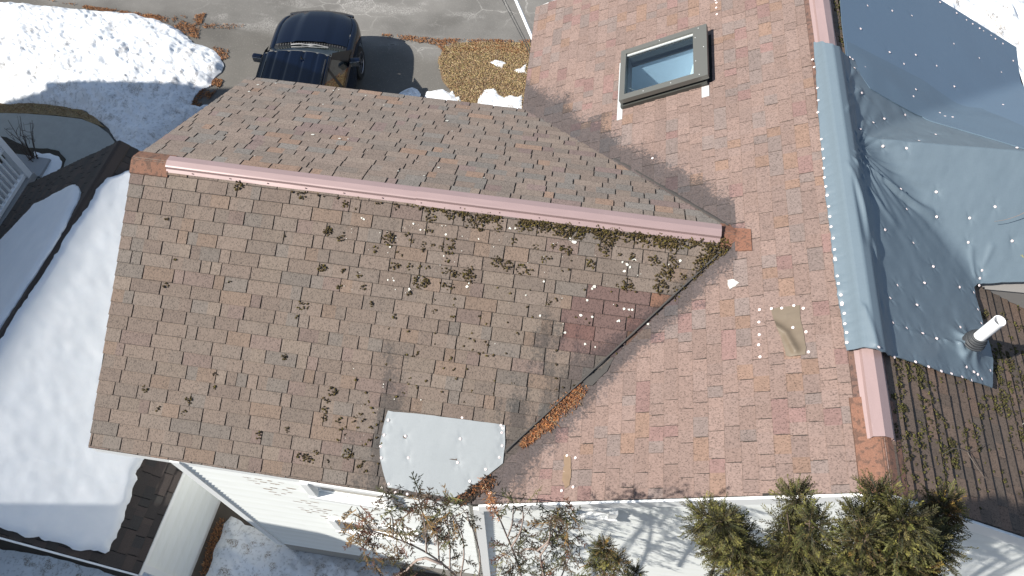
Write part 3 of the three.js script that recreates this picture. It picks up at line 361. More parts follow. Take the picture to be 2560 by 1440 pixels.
function tarp(label, outline, f, mat, nails, cell, rg = .008) {
  const P = rough(toXZ(outline), .06, rg, 9), geo = sheet(P, cell, (x, z) => V(x, f(x, z), z), .012, V(0, -1, 0), 2.4); geo.computeBoundingBox(); const c = geo.boundingBox.getCenter(V(0, 0, 0)); c.y = geo.boundingBox.min.y;
  const root = base('tarp', c, label, 'tarp'); part('cloth', geo, mat, root); for (const [x, z] of nails) capNail(V(x, f(x, z) + .004, z), fieldN(f, x, z), root); return root; }
tarp('smooth blue tarp on the far shaded roof side beside the snowy ground', [[2094, -40], [2102, 60], [2112, 140], [2122, 172], [2280, 275], [2420, 345], [2600, 420], [2610, 290], [2572, 232], [2538, 122], [2425, 52], [2335, -5], [2275, -45]], upField, tarpUp, upN, .04, .004);
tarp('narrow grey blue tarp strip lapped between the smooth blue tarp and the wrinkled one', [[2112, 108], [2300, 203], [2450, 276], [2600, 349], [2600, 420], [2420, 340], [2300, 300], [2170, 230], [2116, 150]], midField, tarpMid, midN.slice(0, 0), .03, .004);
const bigTarp = tarp('big wrinkled grey blue tarp folded over the ridge around the white pipe', [[2031, 112], [2034, 160], [2041, 250], [2046, 330], [2051, 400], [2058, 470], [2066, 540], [2074, 620], [2083, 700], [2094, 770], [2105, 830], [2113, 882], [2140, 876], [2188, 880], [2200, 885], [2232, 897], [2282, 910], [2315, 922], [2350, 935], [2375, 940], [2400, 948], [2424, 957], [2450, 965], [2474, 973], [2477, 940], [2476, 905], [2470, 870], [2452, 815], [2440, 770], [2430, 722], [2440, 712], [2500, 711], [2600, 708], [2600, 333], [2540, 328], [2470, 322], [2420, 310], [2375, 301], [2350, 294], [2310, 272], [2270, 248], [2230, 220], [2190, 194], [2150, 170], [2122, 154], [2105, 140], [2082, 121], [2060, 114]], lowField, tarpMat, [...lowN, ...midN], .0175);
// small gable under the tarp: eave fascia and wall
part('dormer', (() => { const g = new MB(); const z0 = GE.z + GE.hw, y0 = GE.y - GE.m * GE.hw; g.hex([V(1.7, y0 - .5, z0 - .06), V(XE + .4, y0 - 1.4, z0 - .06), V(XE + .4, y0 - 1.4, z0 - .02), V(1.7, y0 - .5, z0 - .02)], [V(1.6, y0 - .02, z0 - .06), V(XE + .4, y0 - .02, z0 - .06), V(XE + .4, y0 - .02, z0 - .02), V(1.6, y0 - .02, z0 - .02)]); for (const s of [-1, 1]) g.quad(V(.4, GE.y - .03, GE.z), V(XE + .4, GE.y - .03, GE.z), V(XE + .4, y0 - .03, GE.z + s * GE.hw), V(1.6, y0 - .03, GE.z + s * GE.hw)); return g; })(), M([.2, .19, .18]), house);
part('fascia_board', new MB().box(2.25, GE.y - GE.m * GE.hw - .1, GE.z + GE.hw - .015, XE + .4, GE.y - GE.m * GE.hw - .03, GE.z + GE.hw + .004), white, house);

// vent pipe with its black boot
{ const b = V(PIPE[0], lowField(PIPE[0], PIPE[1]) - .12, PIPE[1]); let top = b.clone(); // height from where its top shows
  for (let k = 0; k < 200; k++) { top.y += .005; const s = top.clone().project(camera); if ((s.x + 1) * 1280 > 2499) break; }
  const hgt = top.y - b.y, R = .055; const outer = new THREE.CylinderGeometry(R, R, hgt, 28, 1, true), inner = new THREE.CylinderGeometry(R - .007, R - .007, hgt, 28, 1, true), rim = new THREE.RingGeometry(R - .007, R, 28, 1).rotateX(-Math.PI / 2).translate(0, hgt / 2, 0);
  const pipe = part('vent_pipe', mergeGeometries([outer, inner, rim]).translate(b.x, b.y + hgt / 2, b.z), M([.82, .82, .82], { roughness: .3 }), house); pipe.userData.label = 'white plastic pipe standing out of the tarp';
  const bt = []; for (let i = 0; i < 7; i++) { const t = new THREE.TorusGeometry(R + .010 + (6 - i) * .005, .012, 6, 22).rotateX(Math.PI / 2 + rr(-.12, .12)).rotateZ(rr(-.12, .12)).translate(b.x + rr(-.006, .006), b.y + .1 + i * .018, b.z + rr(-.006, .006)); bt.push(t); }
  part('pipe_boot', mergeGeometries(bt), M([.035, .038, .042], { roughness: .6 }), house, pipe);
}
// small pale tarp patch at the foot of the near valley
const roofField = (x, z) => Math.max(mainY(x), wingY(x, z));
const smallN = nailPx([[315, 30], [285, 135], [260, 215], [265, 298], [318, 483], [268, 512], [365, 543], [450, 555], [732, 567], [895, 463], [1008, 380], [1105, 293], [1125, 212], [1122, 118], [1127, 85], [1117, 65], [437, 143], [827, 163], [457, 297], [808, 330]], 2.844, 860, 1040);
{ const f0 = (x, z) => SNy(x, z) + .02; function SNy(x, z) { const n = (x - J.x) * wn.x + (z - J.z) * wn.z; return h - q * n; }
  const nl = toXZ(smallN, f0); const f = (x, z) => f0(x, z) + puck(x, z, nl, .012) + .012 * (fbm(x * 3, z * 3, 61, 3) - .3) + .02 * smooth(.0, 1, 0);
  const P = rough(toXZ([[970, 1027], [1100, 1041], [1262, 1063], [1262, 1110], [1257, 1158], [1215, 1192], [1165, 1228], [1132, 1246], [1105, 1240], [1060, 1234], [1000, 1224], [970, 1218], [961, 1190], [950, 1150], [949, 1110], [957, 1070]], f0), .06, .006, 12);
  const geo = sheet(P, .02, (x, z) => V(x, f(x, z), z), .025, V(0, -1, 0), 2.4); geo.computeBoundingBox(); const c = geo.boundingBox.getCenter(V(0, 0, 0)); c.y = geo.boundingBox.min.y;
  const root = base('tarp', c, 'small pale grey tarp patch nailed at the lower edge of the brown roof', 'tarp'); part('cloth', geo, M([.265, .285, .295], { map: weaveT(83), roughness: .5 }), root); for (const [x, z] of nl) capNail(V(x, f(x, z) + .003, z), fieldN(f, x, z), root); }
// loose cap nails, brown patch, caulk on the sunlit slope
for (const [x, y] of [...nailPx([[1533, 5], [1538, 25], [1536, 60], [1540, 107], [1083, 1130]], 2.844, 1250, 0), ...nailPx([[145, 285], [133, 533], [140, 785], [128, 987], [155, 1228], [1017, 258], [1073, 730], [1122, 1130]], 8, 1880, 740), ...nailPx([[1585, 285], [1645, 300], [1570, 395], [1628, 507], [1547, 533], [975, 540], [1035, 553], [840, 15]], 2.844, 860, 1040)]) { const P = atField(x, y, roofField); capNail(P.addScaledVector(V(0, 1, 0), .012), wingY(P.x, P.z) > mainY(P.x) + .02 ? SN.n : SW.n, house); }
{ const P0 = [[1928, 775], [1950, 770], [2000, 765], [2002, 800], [2010, 830], [2016, 870], [2015, 888], [1975, 893], [1966, 890], [1958, 862], [1946, 825], [1935, 800]].map(([x, y]) => SW.hit(x, y)); const S = (x, y) => SW.hit(x, y);
  const fold = [S(1935, 815), S(1965, 835), S(1990, 880)];
  const f = (z, d) => SW.pt(z, d, .014 + .012 * (fbm(z * 6, d * 6, 91, 2) - .3) + .03 * Math.exp(-((edgeDist(z, d, [fold[0], fold[1], fold[2], fold[1]]) / .035) ** 2)));
  const cl = tex(256, 256, (i, j) => { const c = .82 + .2 * fbm(i / 25, j / 60, 15, 4) + .05 * hash(i, j, 1); return [c, c * .98, c * .94]; });
  const g = sheet(rough(P0, .03, .006, 4), .01, f, .014, SW.n.clone().negate(), 3); g.computeBoundingBox(); const c = g.boundingBox.getCenter(V(0, 0, 0)); c.y = g.boundingBox.min.y; const root = base('roof_patch', c, 'brown creased patch sheet nailed on the sunlit roof slope', 'patch'); part('sheet', g, M([.14, .11, .08], { map: cl, roughness: .6 }), root);
  for (const [x, y] of nailPx([[905, 1160], [400, 270], [605, 262], [847, 210], [828, 650]], 8, 1880, 740)) { const k = SW.hit(x, y); capNail(SW.pt(k[0], k[1], .02), SW.n, root); }
  const caulk = M([.45, .45, .42], { roughness: .5 }), smear = (pts, mat, label, cat, k) => { const g2 = sheet(rough(pts.map(([x, y]) => SW.hit(x, y)), .02, .012, 6), .012, (z, d) => SW.pt(z, d, .012 + .008 * fbm(z * 20, d * 20, 93, 2)), .012, SW.n.clone().negate(), 3); return solo('sealant', g2, mat, label, cat); };
  smear([[1820, 702], [1832, 700], [1848, 708], [1838, 716], [1826, 724], [1822, 715]], caulk, 'pale grey smear of sealant beside the dark valley seam', 'sealant');
  smear([[1411, 1138], [1428, 1142], [1430, 1170], [1426, 1215], [1414, 1222], [1407, 1200], [1412, 1165]], M([.2, .14, .095], { map: cl }), 'brown ragged strip of old sealant near the white rake board', 'sealant');
}

// ------------------------------------------------------------------ moss, lichen, litter on the roofs
const vcMat = new THREE.MeshStandardMaterial({ vertexColors: true, roughness: 1, side: THREE.DoubleSide });
function mossClump(out, P, n, r, cols) { const k = Math.max(3, Math.round(r * r * 7000)); const t = V(1, 0, 0).cross(n).normalize(), b = n.clone().cross(t); for (let i = 0; i < k; i++) { const a = rnd() * 6.28, d = r * Math.sqrt(rnd()), s = rr(.005, .011); const g = new THREE.IcosahedronGeometry(s, 0), q_ = g.attributes.position; const c = P.clone().addScaledVector(t, Math.cos(a) * d).addScaledVector(b, Math.sin(a) * d).addScaledVector(n, s * .5 + (1 - d / r) * r * .35), col = cols[Math.floor(rnd() * cols.length)], m = rr(.7, 1.25), cc = new Float32Array(q_.count * 3);
    for (let v = 0; v < q_.count; v++) { const w = rr(.7, 1.3); q_.setXYZ(v, q_.getX(v) * w + c.x, q_.getY(v) * w + c.y, q_.getZ(v) * w + c.z); cc[v * 3] = col[0] * m; cc[v * 3 + 1] = col[1] * m; cc[v * 3 + 2] = col[2] * m; } g.setAttribute('color', new THREE.BufferAttribute(cc, 3)); g.deleteAttribute('uv'); g.computeVertexNormals(); out.push(g); } }
const mossCol = [[.05, .035, .015], [.075, .052, .016], [.1, .078, .016], [.04, .03, .016], [.085, .058, .02]];
{ const out = [], onN = (x, y, r) => { const [u, d] = SN.hit(x, y); mossClump(out, SN.pt(u, d, .008), SN.n, r / 150, mossCol); };
  const z3 = [[1430, 410, 9], [2000, 490, 8], [785, 722, 4], [2385, 580, 5], [2235, 815, 8], [1840, 865, 3], [855, 1085, 3], [2180, 1155, 7], [2365, 1178, 4], [1345, 1275, 3], [775, 1310, 5], [2330, 1320, 4]].map(([x, y, r]) => [x / 3.6 + 200, y / 3.6 + 350, r]);
  const z4 = [[225, 330, 6], [330, 370, 3], [685, 345, 6], [1000, 450, 9], [1175, 410, 10], [1330, 440, 10], [1440, 470, 16], [1450, 530, 7], [1610, 460, 7], [1820, 510, 13], [1940, 530, 13], [1600, 540, 7], [2030, 530, 10], [2130, 560, 10], [2210, 560, 14], [2330, 590, 11], [625, 640, 12], [70, 565, 7], [190, 630, 6], [215, 605, 4], [985, 555, 6], [830, 655, 4], [930, 685, 5], [1010, 685, 4], [1095, 705, 5], [1165, 735, 9], [1200, 655, 5], [495, 735, 5], [930, 735, 4], [1590, 845, 10], [1690, 885, 9], [1810, 915, 9], [1885, 930, 6], [1745, 660, 6], [1945, 712, 5], [2105, 700, 5], [2180, 720, 6], [2240, 745, 7], [660, 885, 6], [700, 880, 5], [805, 890, 5], [890, 890, 4], [970, 905, 4], [1120, 930, 6], [1195, 955, 7], [1235, 950, 5], [1330, 955, 9], [1355, 990, 9], [1350, 905, 5], [360, 960, 6], [15, 905, 5], [48, 905, 5], [205, 925, 4], [900, 1025, 12], [945, 1030, 8], [860, 1030, 5], [1170, 1065, 7], [1105, 1045, 5], [390, 1065, 6], [175, 1070, 5], [460, 1220, 5], [805, 1120, 5], [1040, 1290, 4], [670, 1340, 4], [1190, 1330, 4], [2020, 825, 6], [2065, 815, 4], [2435, 870, 7], [2060, 1220, 5], [2120, 1185, 4], [1145, 835, 5]].map(([x, y, r]) => [x / 3.6 + 800, y / 3.6 + 420, r]);
  const z5 = [[20, 595, 5], [90, 620, 6], [480, 560, 13], [520, 500, 12], [410, 420, 14], [190, 420, 12], [70, 400, 14], [560, 440, 13], [700, 470, 10], [820, 480, 13], [950, 500, 14], [1060, 510, 14], [1120, 530, 11], [1260, 525, 13], [1370, 535, 11], [1510, 520, 10], [1190, 600, 9], [1185, 690, 7], [1215, 755, 8], [1700, 610, 22], [1620, 600, 14], [1740, 650, 13], [1560, 660, 13], [1500, 705, 9], [1600, 720, 9], [1490, 800, 15], [1130, 825, 11], [1155, 880, 9], [1050, 910, 8], [1020, 725, 8], [1295, 895, 6], [1425, 910, 9], [1605, 775, 6], [330, 765, 7], [700, 990, 11], [1080, 1018, 11], [1015, 1010, 5], [1245, 1130, 9], [765, 700, 5], [960, 700, 5], [605, 990, 4], [765, 1010, 4], [1220, 1030, 5], [1310, 1020, 6], [1430, 750, 5], [630, 665, 4], [475, 660, 4], [760, 680, 6]].map(([x, y, r]) => [x / 4.235 + 1400, y / 4.235 + 480, r]);
  const z7 = [[1990, 50, 7], [2050, 55, 4], [1960, 155, 3], [1835, 508, 6], [590, 798, 6], [990, 895, 7], [945, 1018, 5], [705, 973, 5], [1222, 670, 4], [1215, 790, 4], [2275, 825, 8], [2305, 835, 5], [2218, 895, 6], [2218, 980, 7], [2195, 1055, 6], [2480, 1040, 4], [2345, 1080, 5], [1865, 1165, 5], [2130, 1360, 5], [2410, 1385, 10], [1990, 1410, 7], [2060, 1425, 10], [1610, 1215, 6], [1850, 510, 4], [2490, 715, 4]].map(([x, y, r]) => [x / 3.6 + 200, y / 3.6 + 750, r]);
  for (const [x, y, r] of [...z3, ...z4, ...z5, ...z7]) onN(x, y, r);
  for (let x = 700; x < 1815; x += 5) { const y = 474 + (x - 700) * .1195; if (rnd() < (x < 1050 ? .16 : .62)) onN(x, y + rr(-2, x < 1150 ? 5 : 13), rr(2, x < 1050 ? 4 : 8)); }
  for (let k = 0; k < 34; k++) { const x = rr(820, 960), y = rr(980, 1180); onN(x, y, rr(1.5, 4.5)); } for (let k = 0; k < 20; k++) onN(rr(960, 1290), rr(880, 1010), rr(1.2, 3)); for (let k = 0; k < 22; k++) onN(rr(1000, 1450), rr(820, 1010), rr(1, 2.6)); for (let k = 0; k < 45; k++) onN(rr(950, 1650), rr(560, 900), rr(1, 2.2));
  solo('moss', mergeGeometries(out), vcMat, 'brown and olive moss cushions on the sunlit brown roof below the pink ridge vent', 'moss', null, 'stuff'); }
{ const out = [], g2 = [[.075, .07, .015], [.05, .045, .014], [.09, .085, .02], [.035, .03, .014], [.06, .045, .02]]; const onE = (x, y, r) => { const [z, d] = SE.hit(x, y); if (z > Zn - .03) return; mossClump(out, SE.pt(z, d, .012), SE.n, r / 190, g2); };
  const areas = [[2228, 890, 2262, 1070, 40], [2235, 1080, 2300, 1150, 34], [2300, 1030, 2360, 1200, 44], [2350, 1100, 2390, 1180, 30], [2480, 870, 2560, 1010, 80], [2440, 985, 2530, 1050, 30], [2410, 840, 2480, 870, 14], [2290, 950, 2330, 1060, 20], [2440, 760, 2470, 800, 8], [2400, 1060, 2450, 1160, 22], [2260, 900, 2300, 960, 24], [2250, 1170, 2300, 1240, 14], [2500, 760, 2560, 850, 12], [2480, 860, 2500, 960, 26], [2520, 1020, 2560, 1100, 16]];
  for (const [a, b, c, d, n] of areas) for (let k = 0; k < n; k++) onE(rr(a, c), rr(b, d), rr(2, 8)); for (let k = 0; k < 120; k++) onE(rr(2240, 2560), rr(880, 1300), rr(1, 3.5));
  for (let y = -10; y < 148; y += 3) onE(2084 + y * .16 + rr(-3, 9), y, rr(2, 7));
  solo('moss', mergeGeometries(out), vcMat, 'green moss growing along the shingle rows of the dark roof side', 'moss', null, 'stuff'); }
{ const g = new MB(); const disc = (sl, x, y, r, k = .014) => { const [u, d] = sl.hit(x, y); const n = 7, pts = []; for (let i = 0; i < n; i++) { const a = i / n * 6.28, m = r * rr(.4, .85) / 210; pts.push(sl.pt(u + Math.cos(a) * m, d + Math.sin(a) * m, k)); } const c = rr(.5, .68); g.poly(pts, [c, c * .98, c * .88]); };
  for (const [x, y, r] of [[1585, 650, 7], [1568, 662, 6], [1560, 678, 5], [1556, 655, 4], [1575, 668, 4], [1600, 600, 3], [1486, 716, 7], [1480, 722, 4], [1435, 604, 8], [1425, 598, 5], [1700, 652, 5], [1672, 662, 3], [1168, 716, 5], [1172, 708, 3], [1024, 723, 4], [1022, 728, 3], [975, 617, 4], [910, 548, 4], [905, 545, 3], [1052, 575, 3], [1034, 560, 4], [1275, 572, 5], [1288, 571, 4], [970, 700, 3], [985, 702, 3], [1110, 640, 3], [1197, 598, 3], [1360, 704, 4], [1452, 788, 5], [1480, 792, 4], [1468, 750, 4], [1560, 772, 4], [1572, 774, 4], [1580, 775, 4], [1548, 802, 4], [1543, 803, 3], [1620, 810, 4], [1462, 860, 5], [1488, 867, 3], [1412, 831, 4], [1350, 789, 4], [1315, 738, 3], [1115, 586, 4], [1730, 730, 4]]) disc(SN, x, y, r);
  for (let k = 0; k < 90; k++) disc(SN, rr(850, 1650), 560 + rr(0, 1) * rr(0, 330), rr(.6, 1.8)); for (let k = 0; k < 20; k++) disc(SN, rr(850, 1100), rr(900, 1200), rr(.8, 2));
  for (const [x, y, r] of [[645, 214, 6], [690, 210, 5], [623, 231, 5], [834, 228, 5], [847, 226, 4], [880, 236, 3], [914, 241, 4], [808, 263, 4], [960, 265, 4], [1117, 304, 7], [781, 339, 7], [849, 349, 6], [870, 350, 4], [1096, 421, 6], [1060, 442, 4], [1209, 447, 4], [996, 430, 4], [526, 360, 3], [1210, 447, 4], [1130, 330, 3]]) disc(SF, x, y, r); for (let k = 0; k < 22; k++) disc(SF, rr(560, 1300), rr(230, 430), rr(1, 2.6));
  solo('lichen', g, vcMat, 'pale lichen flakes scattered over the brown shingles', 'lichen', null, 'stuff'); }
function litter(n, pos, nrm, len, cols, w = .004) { const g = new MB(); for (let i = 0; i < n; i++) { const P = pos(i), a = rnd() * 6.28, l = rr(len * .3, len * 1.25), t = V(Math.cos(a), rr(-.25, .35), Math.sin(a)).projectOnPlane(nrm).addScaledVector(nrm, rr(-.1, .4)).normalize(), s = t.clone().cross(nrm).normalize().multiplyScalar(w * rr(.7, 1.4)), c = cols[Math.floor(rnd() * cols.length)], m = rr(.7, 1.3), cc = [c[0] * m, c[1] * m, c[2] * m], B = P.clone().addScaledVector(t, l), C = P.clone().addScaledVector(t, l / 2).addScaledVector(nrm, w * 1.2); g.tri(P.clone().add(s), C, P.clone().sub(s), cc).quad(P.clone().add(s), C, B, B, cc).quad(C, P.clone().sub(s), B, B, cc); } return g; }
const orange = [[.32, .12, .04], [.24, .085, .03], [.36, .16, .06], [.15, .06, .03], [.28, .13, .06], [.08, .04, .025], [.3, .2, .11]];
{ const spine = [[1452, 975], [1425, 1005], [1395, 1030], [1368, 1062], [1340, 1085], [1318, 1105], [1305, 1115]]; const wd = [16, 20, 18, 16, 11, 8, 4];
  const g = litter(1500, () => { const t = rnd() ** .9 * 5.99, i = Math.floor(t), f = t - i; const x = spine[i][0] + (spine[i + 1][0] - spine[i][0]) * f, y = spine[i][1] + (spine[i + 1][1] - spine[i][1]) * f, w = wd[i] + (wd[i + 1] - wd[i]) * f; const P = atField(x + rr(-1, 1) * w, y + rr(-1, 1) * w * .9, roofField); P.y += rr(.01, .035); return P; }, V(-.2, .95, .2).normalize(), .05, orange);
  solo('dead_needles', g, vcMat, 'heap of orange dead conifer needles lying in the near valley', 'needles', null, 'stuff');
  const g2 = litter(420, () => { const t = rnd(), P = atField(1150 + t * 80 + rr(-12, 12), 1252 - t * 50 + rr(-14, 14), roofField); P.y += rr(.008, .03); return P; }, V(-.2, .95, .2).normalize(), .05, [[.05, .035, .025], [.03, .022, .018], [.09, .05, .03], [.2, .08, .03], [.015, .012, .01]], .01);
  solo('leaf_litter', g2, vcMat, 'dark rotten leaf litter at the foot of the near valley beside the pale tarp patch', 'leaf litter', null, 'stuff');
  // dead orange twig hanging over the corner
  const pts = [[1205, 1195], [1222, 1232], [1232, 1262], [1243, 1290]].map(([x, y], i) => (i < 2 ? atField(x, y, roofField).add(V(0, .04, 0)) : atZ(x, y, 2.95))); const tw = base('dead_twig', pts[3], 'dead orange conifer twig hanging over the roof corner', 'twig'); part('stem', tube(pts, .004, .007), M([.18, .1, .07]), tw);
  const cv = new THREE.CatmullRomCurve3(pts); part('foliage', litter(260, () => cv.getPoint(rnd()).add(V(rr(-.05, .05), rr(-.04, .04), rr(-.03, .05))), V(0, .8, .6).normalize(), .05, orange), vcMat, tw); }

// ------------------------------------------------------------------ ground, road, lawn, snow
const struct = (name, geo, mat) => { const m = new THREE.Mesh(geo.build ? geo.build() : geo, mat); m.name = numbered(name); m.castShadow = m.receiveShadow = true; m.userData.kind = 'structure'; scene.add(m); return m; };
const onG = (list, y = G0) => list.map(([x, yy]) => { const P = atY(x, yy, y); return [P.x, P.z]; });
{ const soilT = tex(512, 512, (i, j) => { const c = fbm(i / 40, j / 40, 101, 5), k = hash(i, j, 5); return mixc([.05, .042, .034], [.11, .09, .07], c * .7 + k * .3); });
  struct('ground', sheet([[-160, -160], [160, -160], [160, 160], [-160, 160]], 20, (x, z) => V(x, G0 - .03, z), .01, V(0, -1, 0), .4), M([1, 1, 1], { map: soilT })); }
{ const W_ = 2048, x0 = -20, z0 = -20, sp = 17.2; // road and driveway asphalt, 8.4 mm per texel
  const roadT = tex(W_, W_, (i, j) => { const x = x0 + i / W_ * sp, z = z0 + (1 - 0) * j / W_ * sp; const f = fbm(x * 1.1, z * 1.1, 111, 5), g = hash(i, j, 7), g2 = hash(i >> 1, j >> 1, 8), salt = fbm(x * .6 + 3, z * 2.2, 113, 4);
    const road = smooth(-8.75, -9.25, z - .09 * (x + 6) + .25 * (fbm(x * 2, 3, 5, 3) - .5)); let c = mixc([.07, .065, .058], [.14, .13, .115], f * .8 + .2 * g);
    const rc = mixc([.09, .085, .078], [.2, .19, .175], clamp(f * .9 + .35 * (salt - .5) + .25 * (g - .5))); c = mixc(c, rc, road);
    const wx = x + .25 * (fbm(x * 3, z * 3, 121, 3) - .5), wz = z + .25 * (fbm(x * 3 + 7, z * 3, 122, 3) - .5);
    const cell = (sc, s) => { const X = wx * sc, Z = wz * sc * 1.3, a = Math.floor(X), b = Math.floor(Z); let d1 = 9, d2 = 9; for (let u = -1; u < 2; u++) for (let w = -1; w < 2; w++) { const dx = a + u + hash(a + u, b + w, s) - X, dz = b + w + hash(a + u, b + w, s + 1) - Z, d = Math.hypot(dx, dz); if (d < d1) { d2 = d1; d1 = d; } else if (d < d2) d2 = d; } return (d2 - d1) / sc; };
    const kr = cell(1.5, 131), kd = road * smooth(.40, .62, fbm(x * .45 + 5, z * .5, 133, 3) + (x > -9 ? .10 : -.06)); const crack = kd * smooth(.05, .012, kr) * smooth(.25, .6, g2 + .25 * f); c = mixc(c, [.36, .345, .32], crack * .8);
    if (kd > .3 && kr < .006) c = mixc(c, [.05, .045, .04], .6);
    const w2 = smooth(.62, .75, fbm(x * .8, z * 1.6, 141, 4)) * smooth(.3, .7, g2); c = mixc(c, [.32, .305, .285], .55 * w2 * road);
    const st = smooth(.55, .75, fbm(x * .7 + 9, z * .9, 151, 4)); c = mixc(c, [.07, .065, .058], .4 * st); if (g > .985) c = mixc(c, [.3, .28, .26], .6); return c; }, false);
  struct('road', sheet([[-20, -20], [-2.8, -20], [-2.8, -2.8], [-20, -2.8]], .5, (x, z) => V(x, G0 - .02, z), .01), M([1, 1, 1], { map: roadT })).geometry.attributes.uv.array.forEach((v, i, a) => { a[i] = (v - (i % 2 ? z0 : x0)) / sp; });
  struct('road', sheet([[-60, -60], [60, -60], [60, -20.01], [-60, -20.01]], 10, (x, z) => V(x, G0 - .02, z), .01), M([.27, .26, .24])); }
const mat1 = (a, b, s, sc = 20) => M([1, 1, 1], { map: tex(512, 512, (i, j) => mixc(a, b, clamp(.75 * fbm(i / sc, j / sc, s, 4) + .5 * (hash(i, j, s) - .25)))) });
// concrete walk and its bed
const concrete = mat1([.27, .275, .255], [.34, .345, .32], 161, 60);
struct('path', sheet(onG([[-60, 283], [60, 285], [140, 291], [205, 299], [245, 315], [272, 335], [292, 362], [200, 420], [120, 500], [20, 600], [-60, 640]]), .3, (x, z) => V(x, G0 + .02, z), .05, V(0, -1, 0), 1), concrete);
struct('soil', sheet(rough(onG([[-60, 330], [20, 345], [60, 365], [70, 372], [110, 374], [150, 380], [165, 400], [160, 425], [130, 455], [90, 470], [-60, 560]]), .1, .03, 6), .2, (x, z) => V(x, G0 + .03 + .02 * fbm(x * 6, z * 6, 163, 3), z), .03, V(0, -1, 0), 2), mat1([.015, .013, .01], [.06, .05, .035], 165, 8));
// snow
const snowT = (s, dirt) => tex(512, 512, (i, j) => { const n = fbm(i / 26, j / 26, s, 4), k = hash(i >> 1, j >> 1, s), d = dirt * smooth(.58, .74, fbm(i / 34 + 40, j / 34, s + 3, 4)) * smooth(.2, .7, k); return mixc(mixc([.84, .87, .9], [.92, .93, .94], n), [.3, .25, .2], clamp(d)).map((v) => v * (dirt > .3 ? .8 - .28 * smooth(.5, .8, fbm(i / 7, j / 7, s + 8, 3)) * (k > .4 ? 1 : .3) : .76 + .06 * fbm(i / 60, j / 60, s + 1, 3))); });
const snowBankM = M([1, 1, 1], { map: snowT(171, .6), roughness: .8 }), snowRoofM = M([1, 1, 1], { map: snowT(175, 0), roughness: .8 }), snowOldM = M([1, 1, 1], { map: snowT(179, .9), roughness: .85 });
function snowBank(name, px, hgt, lump, mat, cell = .05, edge = .5, rough_ = .05, s = 1, uv = .35) { const P = rough(onG(px), .1, rough_, s); return struct(name, sheet(P, cell, (x, z) => { const e = edgeDist(x, z, P); return V(x, G0 + .012 + hgt * (1 - Math.exp(-e / edge)) * (.55 + .9 * fbm(x * .8, z * .8, s + 2, 2)) + lump * (fbm(x * 3.4, z * 3.4, s + 5, 4) - .42) * clamp(e / .12) + lump * .4 * (fbm(x * 14, z * 14, s + 9, 2) - .5) * clamp(e / .1), z); }, .06, V(0, -1, 0), uv), mat); }
snowBank('snow', [[-120, -20], [-20, 2], [60, 10], [130, 17], [215, 26], [330, 36], [400, 52], [440, 72], [470, 92], [480, 108], [512, 118], [540, 132], [560, 158], [552, 180], [535, 197], [528, 214], [505, 222], [488, 240], [478, 262], [500, 268], [520, 262], [470, 300], [430, 330], [390, 370], [350, 420], [310, 400], [292, 350], [268, 318], [240, 294], [205, 278], [130, 263], [60, 261], [-120, 258]], .34, .16, snowBankM, .035, .45, .06, 4);
for (const [i, l] of [[[995, 238], [1010, 228], [1030, 220], [1045, 224], [1052, 236], [1050, 260], [1000, 260]], [[1058, 244], [1068, 230], [1085, 228], [1110, 222], [1124, 232], [1132, 226], [1138, 240], [1150, 262], [1060, 262]], [[1194, 262], [1200, 242], [1212, 226], [1236, 222], [1248, 240], [1262, 246], [1280, 238], [1296, 244], [1302, 238], [1306, 290], [1196, 290]], [[1222, 155], [1238, 149], [1262, 158], [1255, 172], [1240, 166]], [[1284, 176], [1300, 170], [1316, 160], [1316, 186], [1296, 182]], [[1136, 240], [1150, 242], [1152, 252], [1138, 250]]].entries()) snowBank('snow', l, .05, .09, snowOldM, .03, .15, .06, 20 + i, .5);
snowBank('snow', [[2290, -30], [2640, -40], [2640, 420], [2540, 400], [2380, 120], [2300, 30]], .25, .35, snowOldM, .08, .5, .1, 33, .3);
snowBank('snow', [[578, 1290], [640, 1318], [700, 1352], [760, 1370], [900, 1398], [1000, 1420], [1000, 1500], [490, 1500], [520, 1430], [548, 1350], [560, 1310]], .18, .16, snowOldM, .05, .3, .06, 41, .4);
snowBank('snow', [[-60, 1360], [150, 1398], [330, 1450], [370, 1400], [400, 1420], [440, 1450], [440, 1560], [-60, 1560]], .12, .12, snowOldM, .06, .3, .03, 45, .4);
snowBank('snow', [[78, 380], [92, 376], [110, 384], [128, 383], [152, 390], [161, 404], [158, 425], [140, 445], [92, 462], [88, 448], [100, 430], [96, 410], [84, 398]], .1, .06, snowRoofM, .04, .12, .03, 49, .5);
// dry grass beside the walk and between house and road
function grassPatch(px, n, cols, len, label, s) { const P = onG(px), xs = P.map((a) => a[0]), zs = P.map((a) => a[1]), X0 = Math.min(...xs), X1 = Math.max(...xs), Z0 = Math.min(...zs), Z1 = Math.max(...zs);
  const g = litter(n, () => { for (;;) { const x = rr(X0, X1), z = rr(Z0, Z1), e = .12 * (fbm(x * 4, z * 4, s, 3) - .5); if (inPoly(x + e, z + e, P)) return V(x, G0 + rr(0, .02), z); } }, V(0, 1, 0), len, cols, .006); return solo('dry_grass', g, vcMat, label, 'grass', null, 'stuff'); }
const straw = [[.36, .25, .14], [.27, .17, .09], [.42, .32, .19], [.19, .11, .06], [.36, .27, .12], [.2, .12, .06], [.28, .23, .1]];
const lawn = [[1108, 120], [1135, 108], [1200, 104], [1270, 107], [1335, 106], [1320, 290], [1160, 275], [1130, 235], [1108, 200], [1096, 150]];
struct('lawn', sheet(rough(onG(lawn), .1, .05, 8), .2, (x, z) => V(x, G0 - .005, z), .02, V(0, -1, 0), 1.5), mat1([.07, .045, .03], [.22, .15, .085], 191, 9));
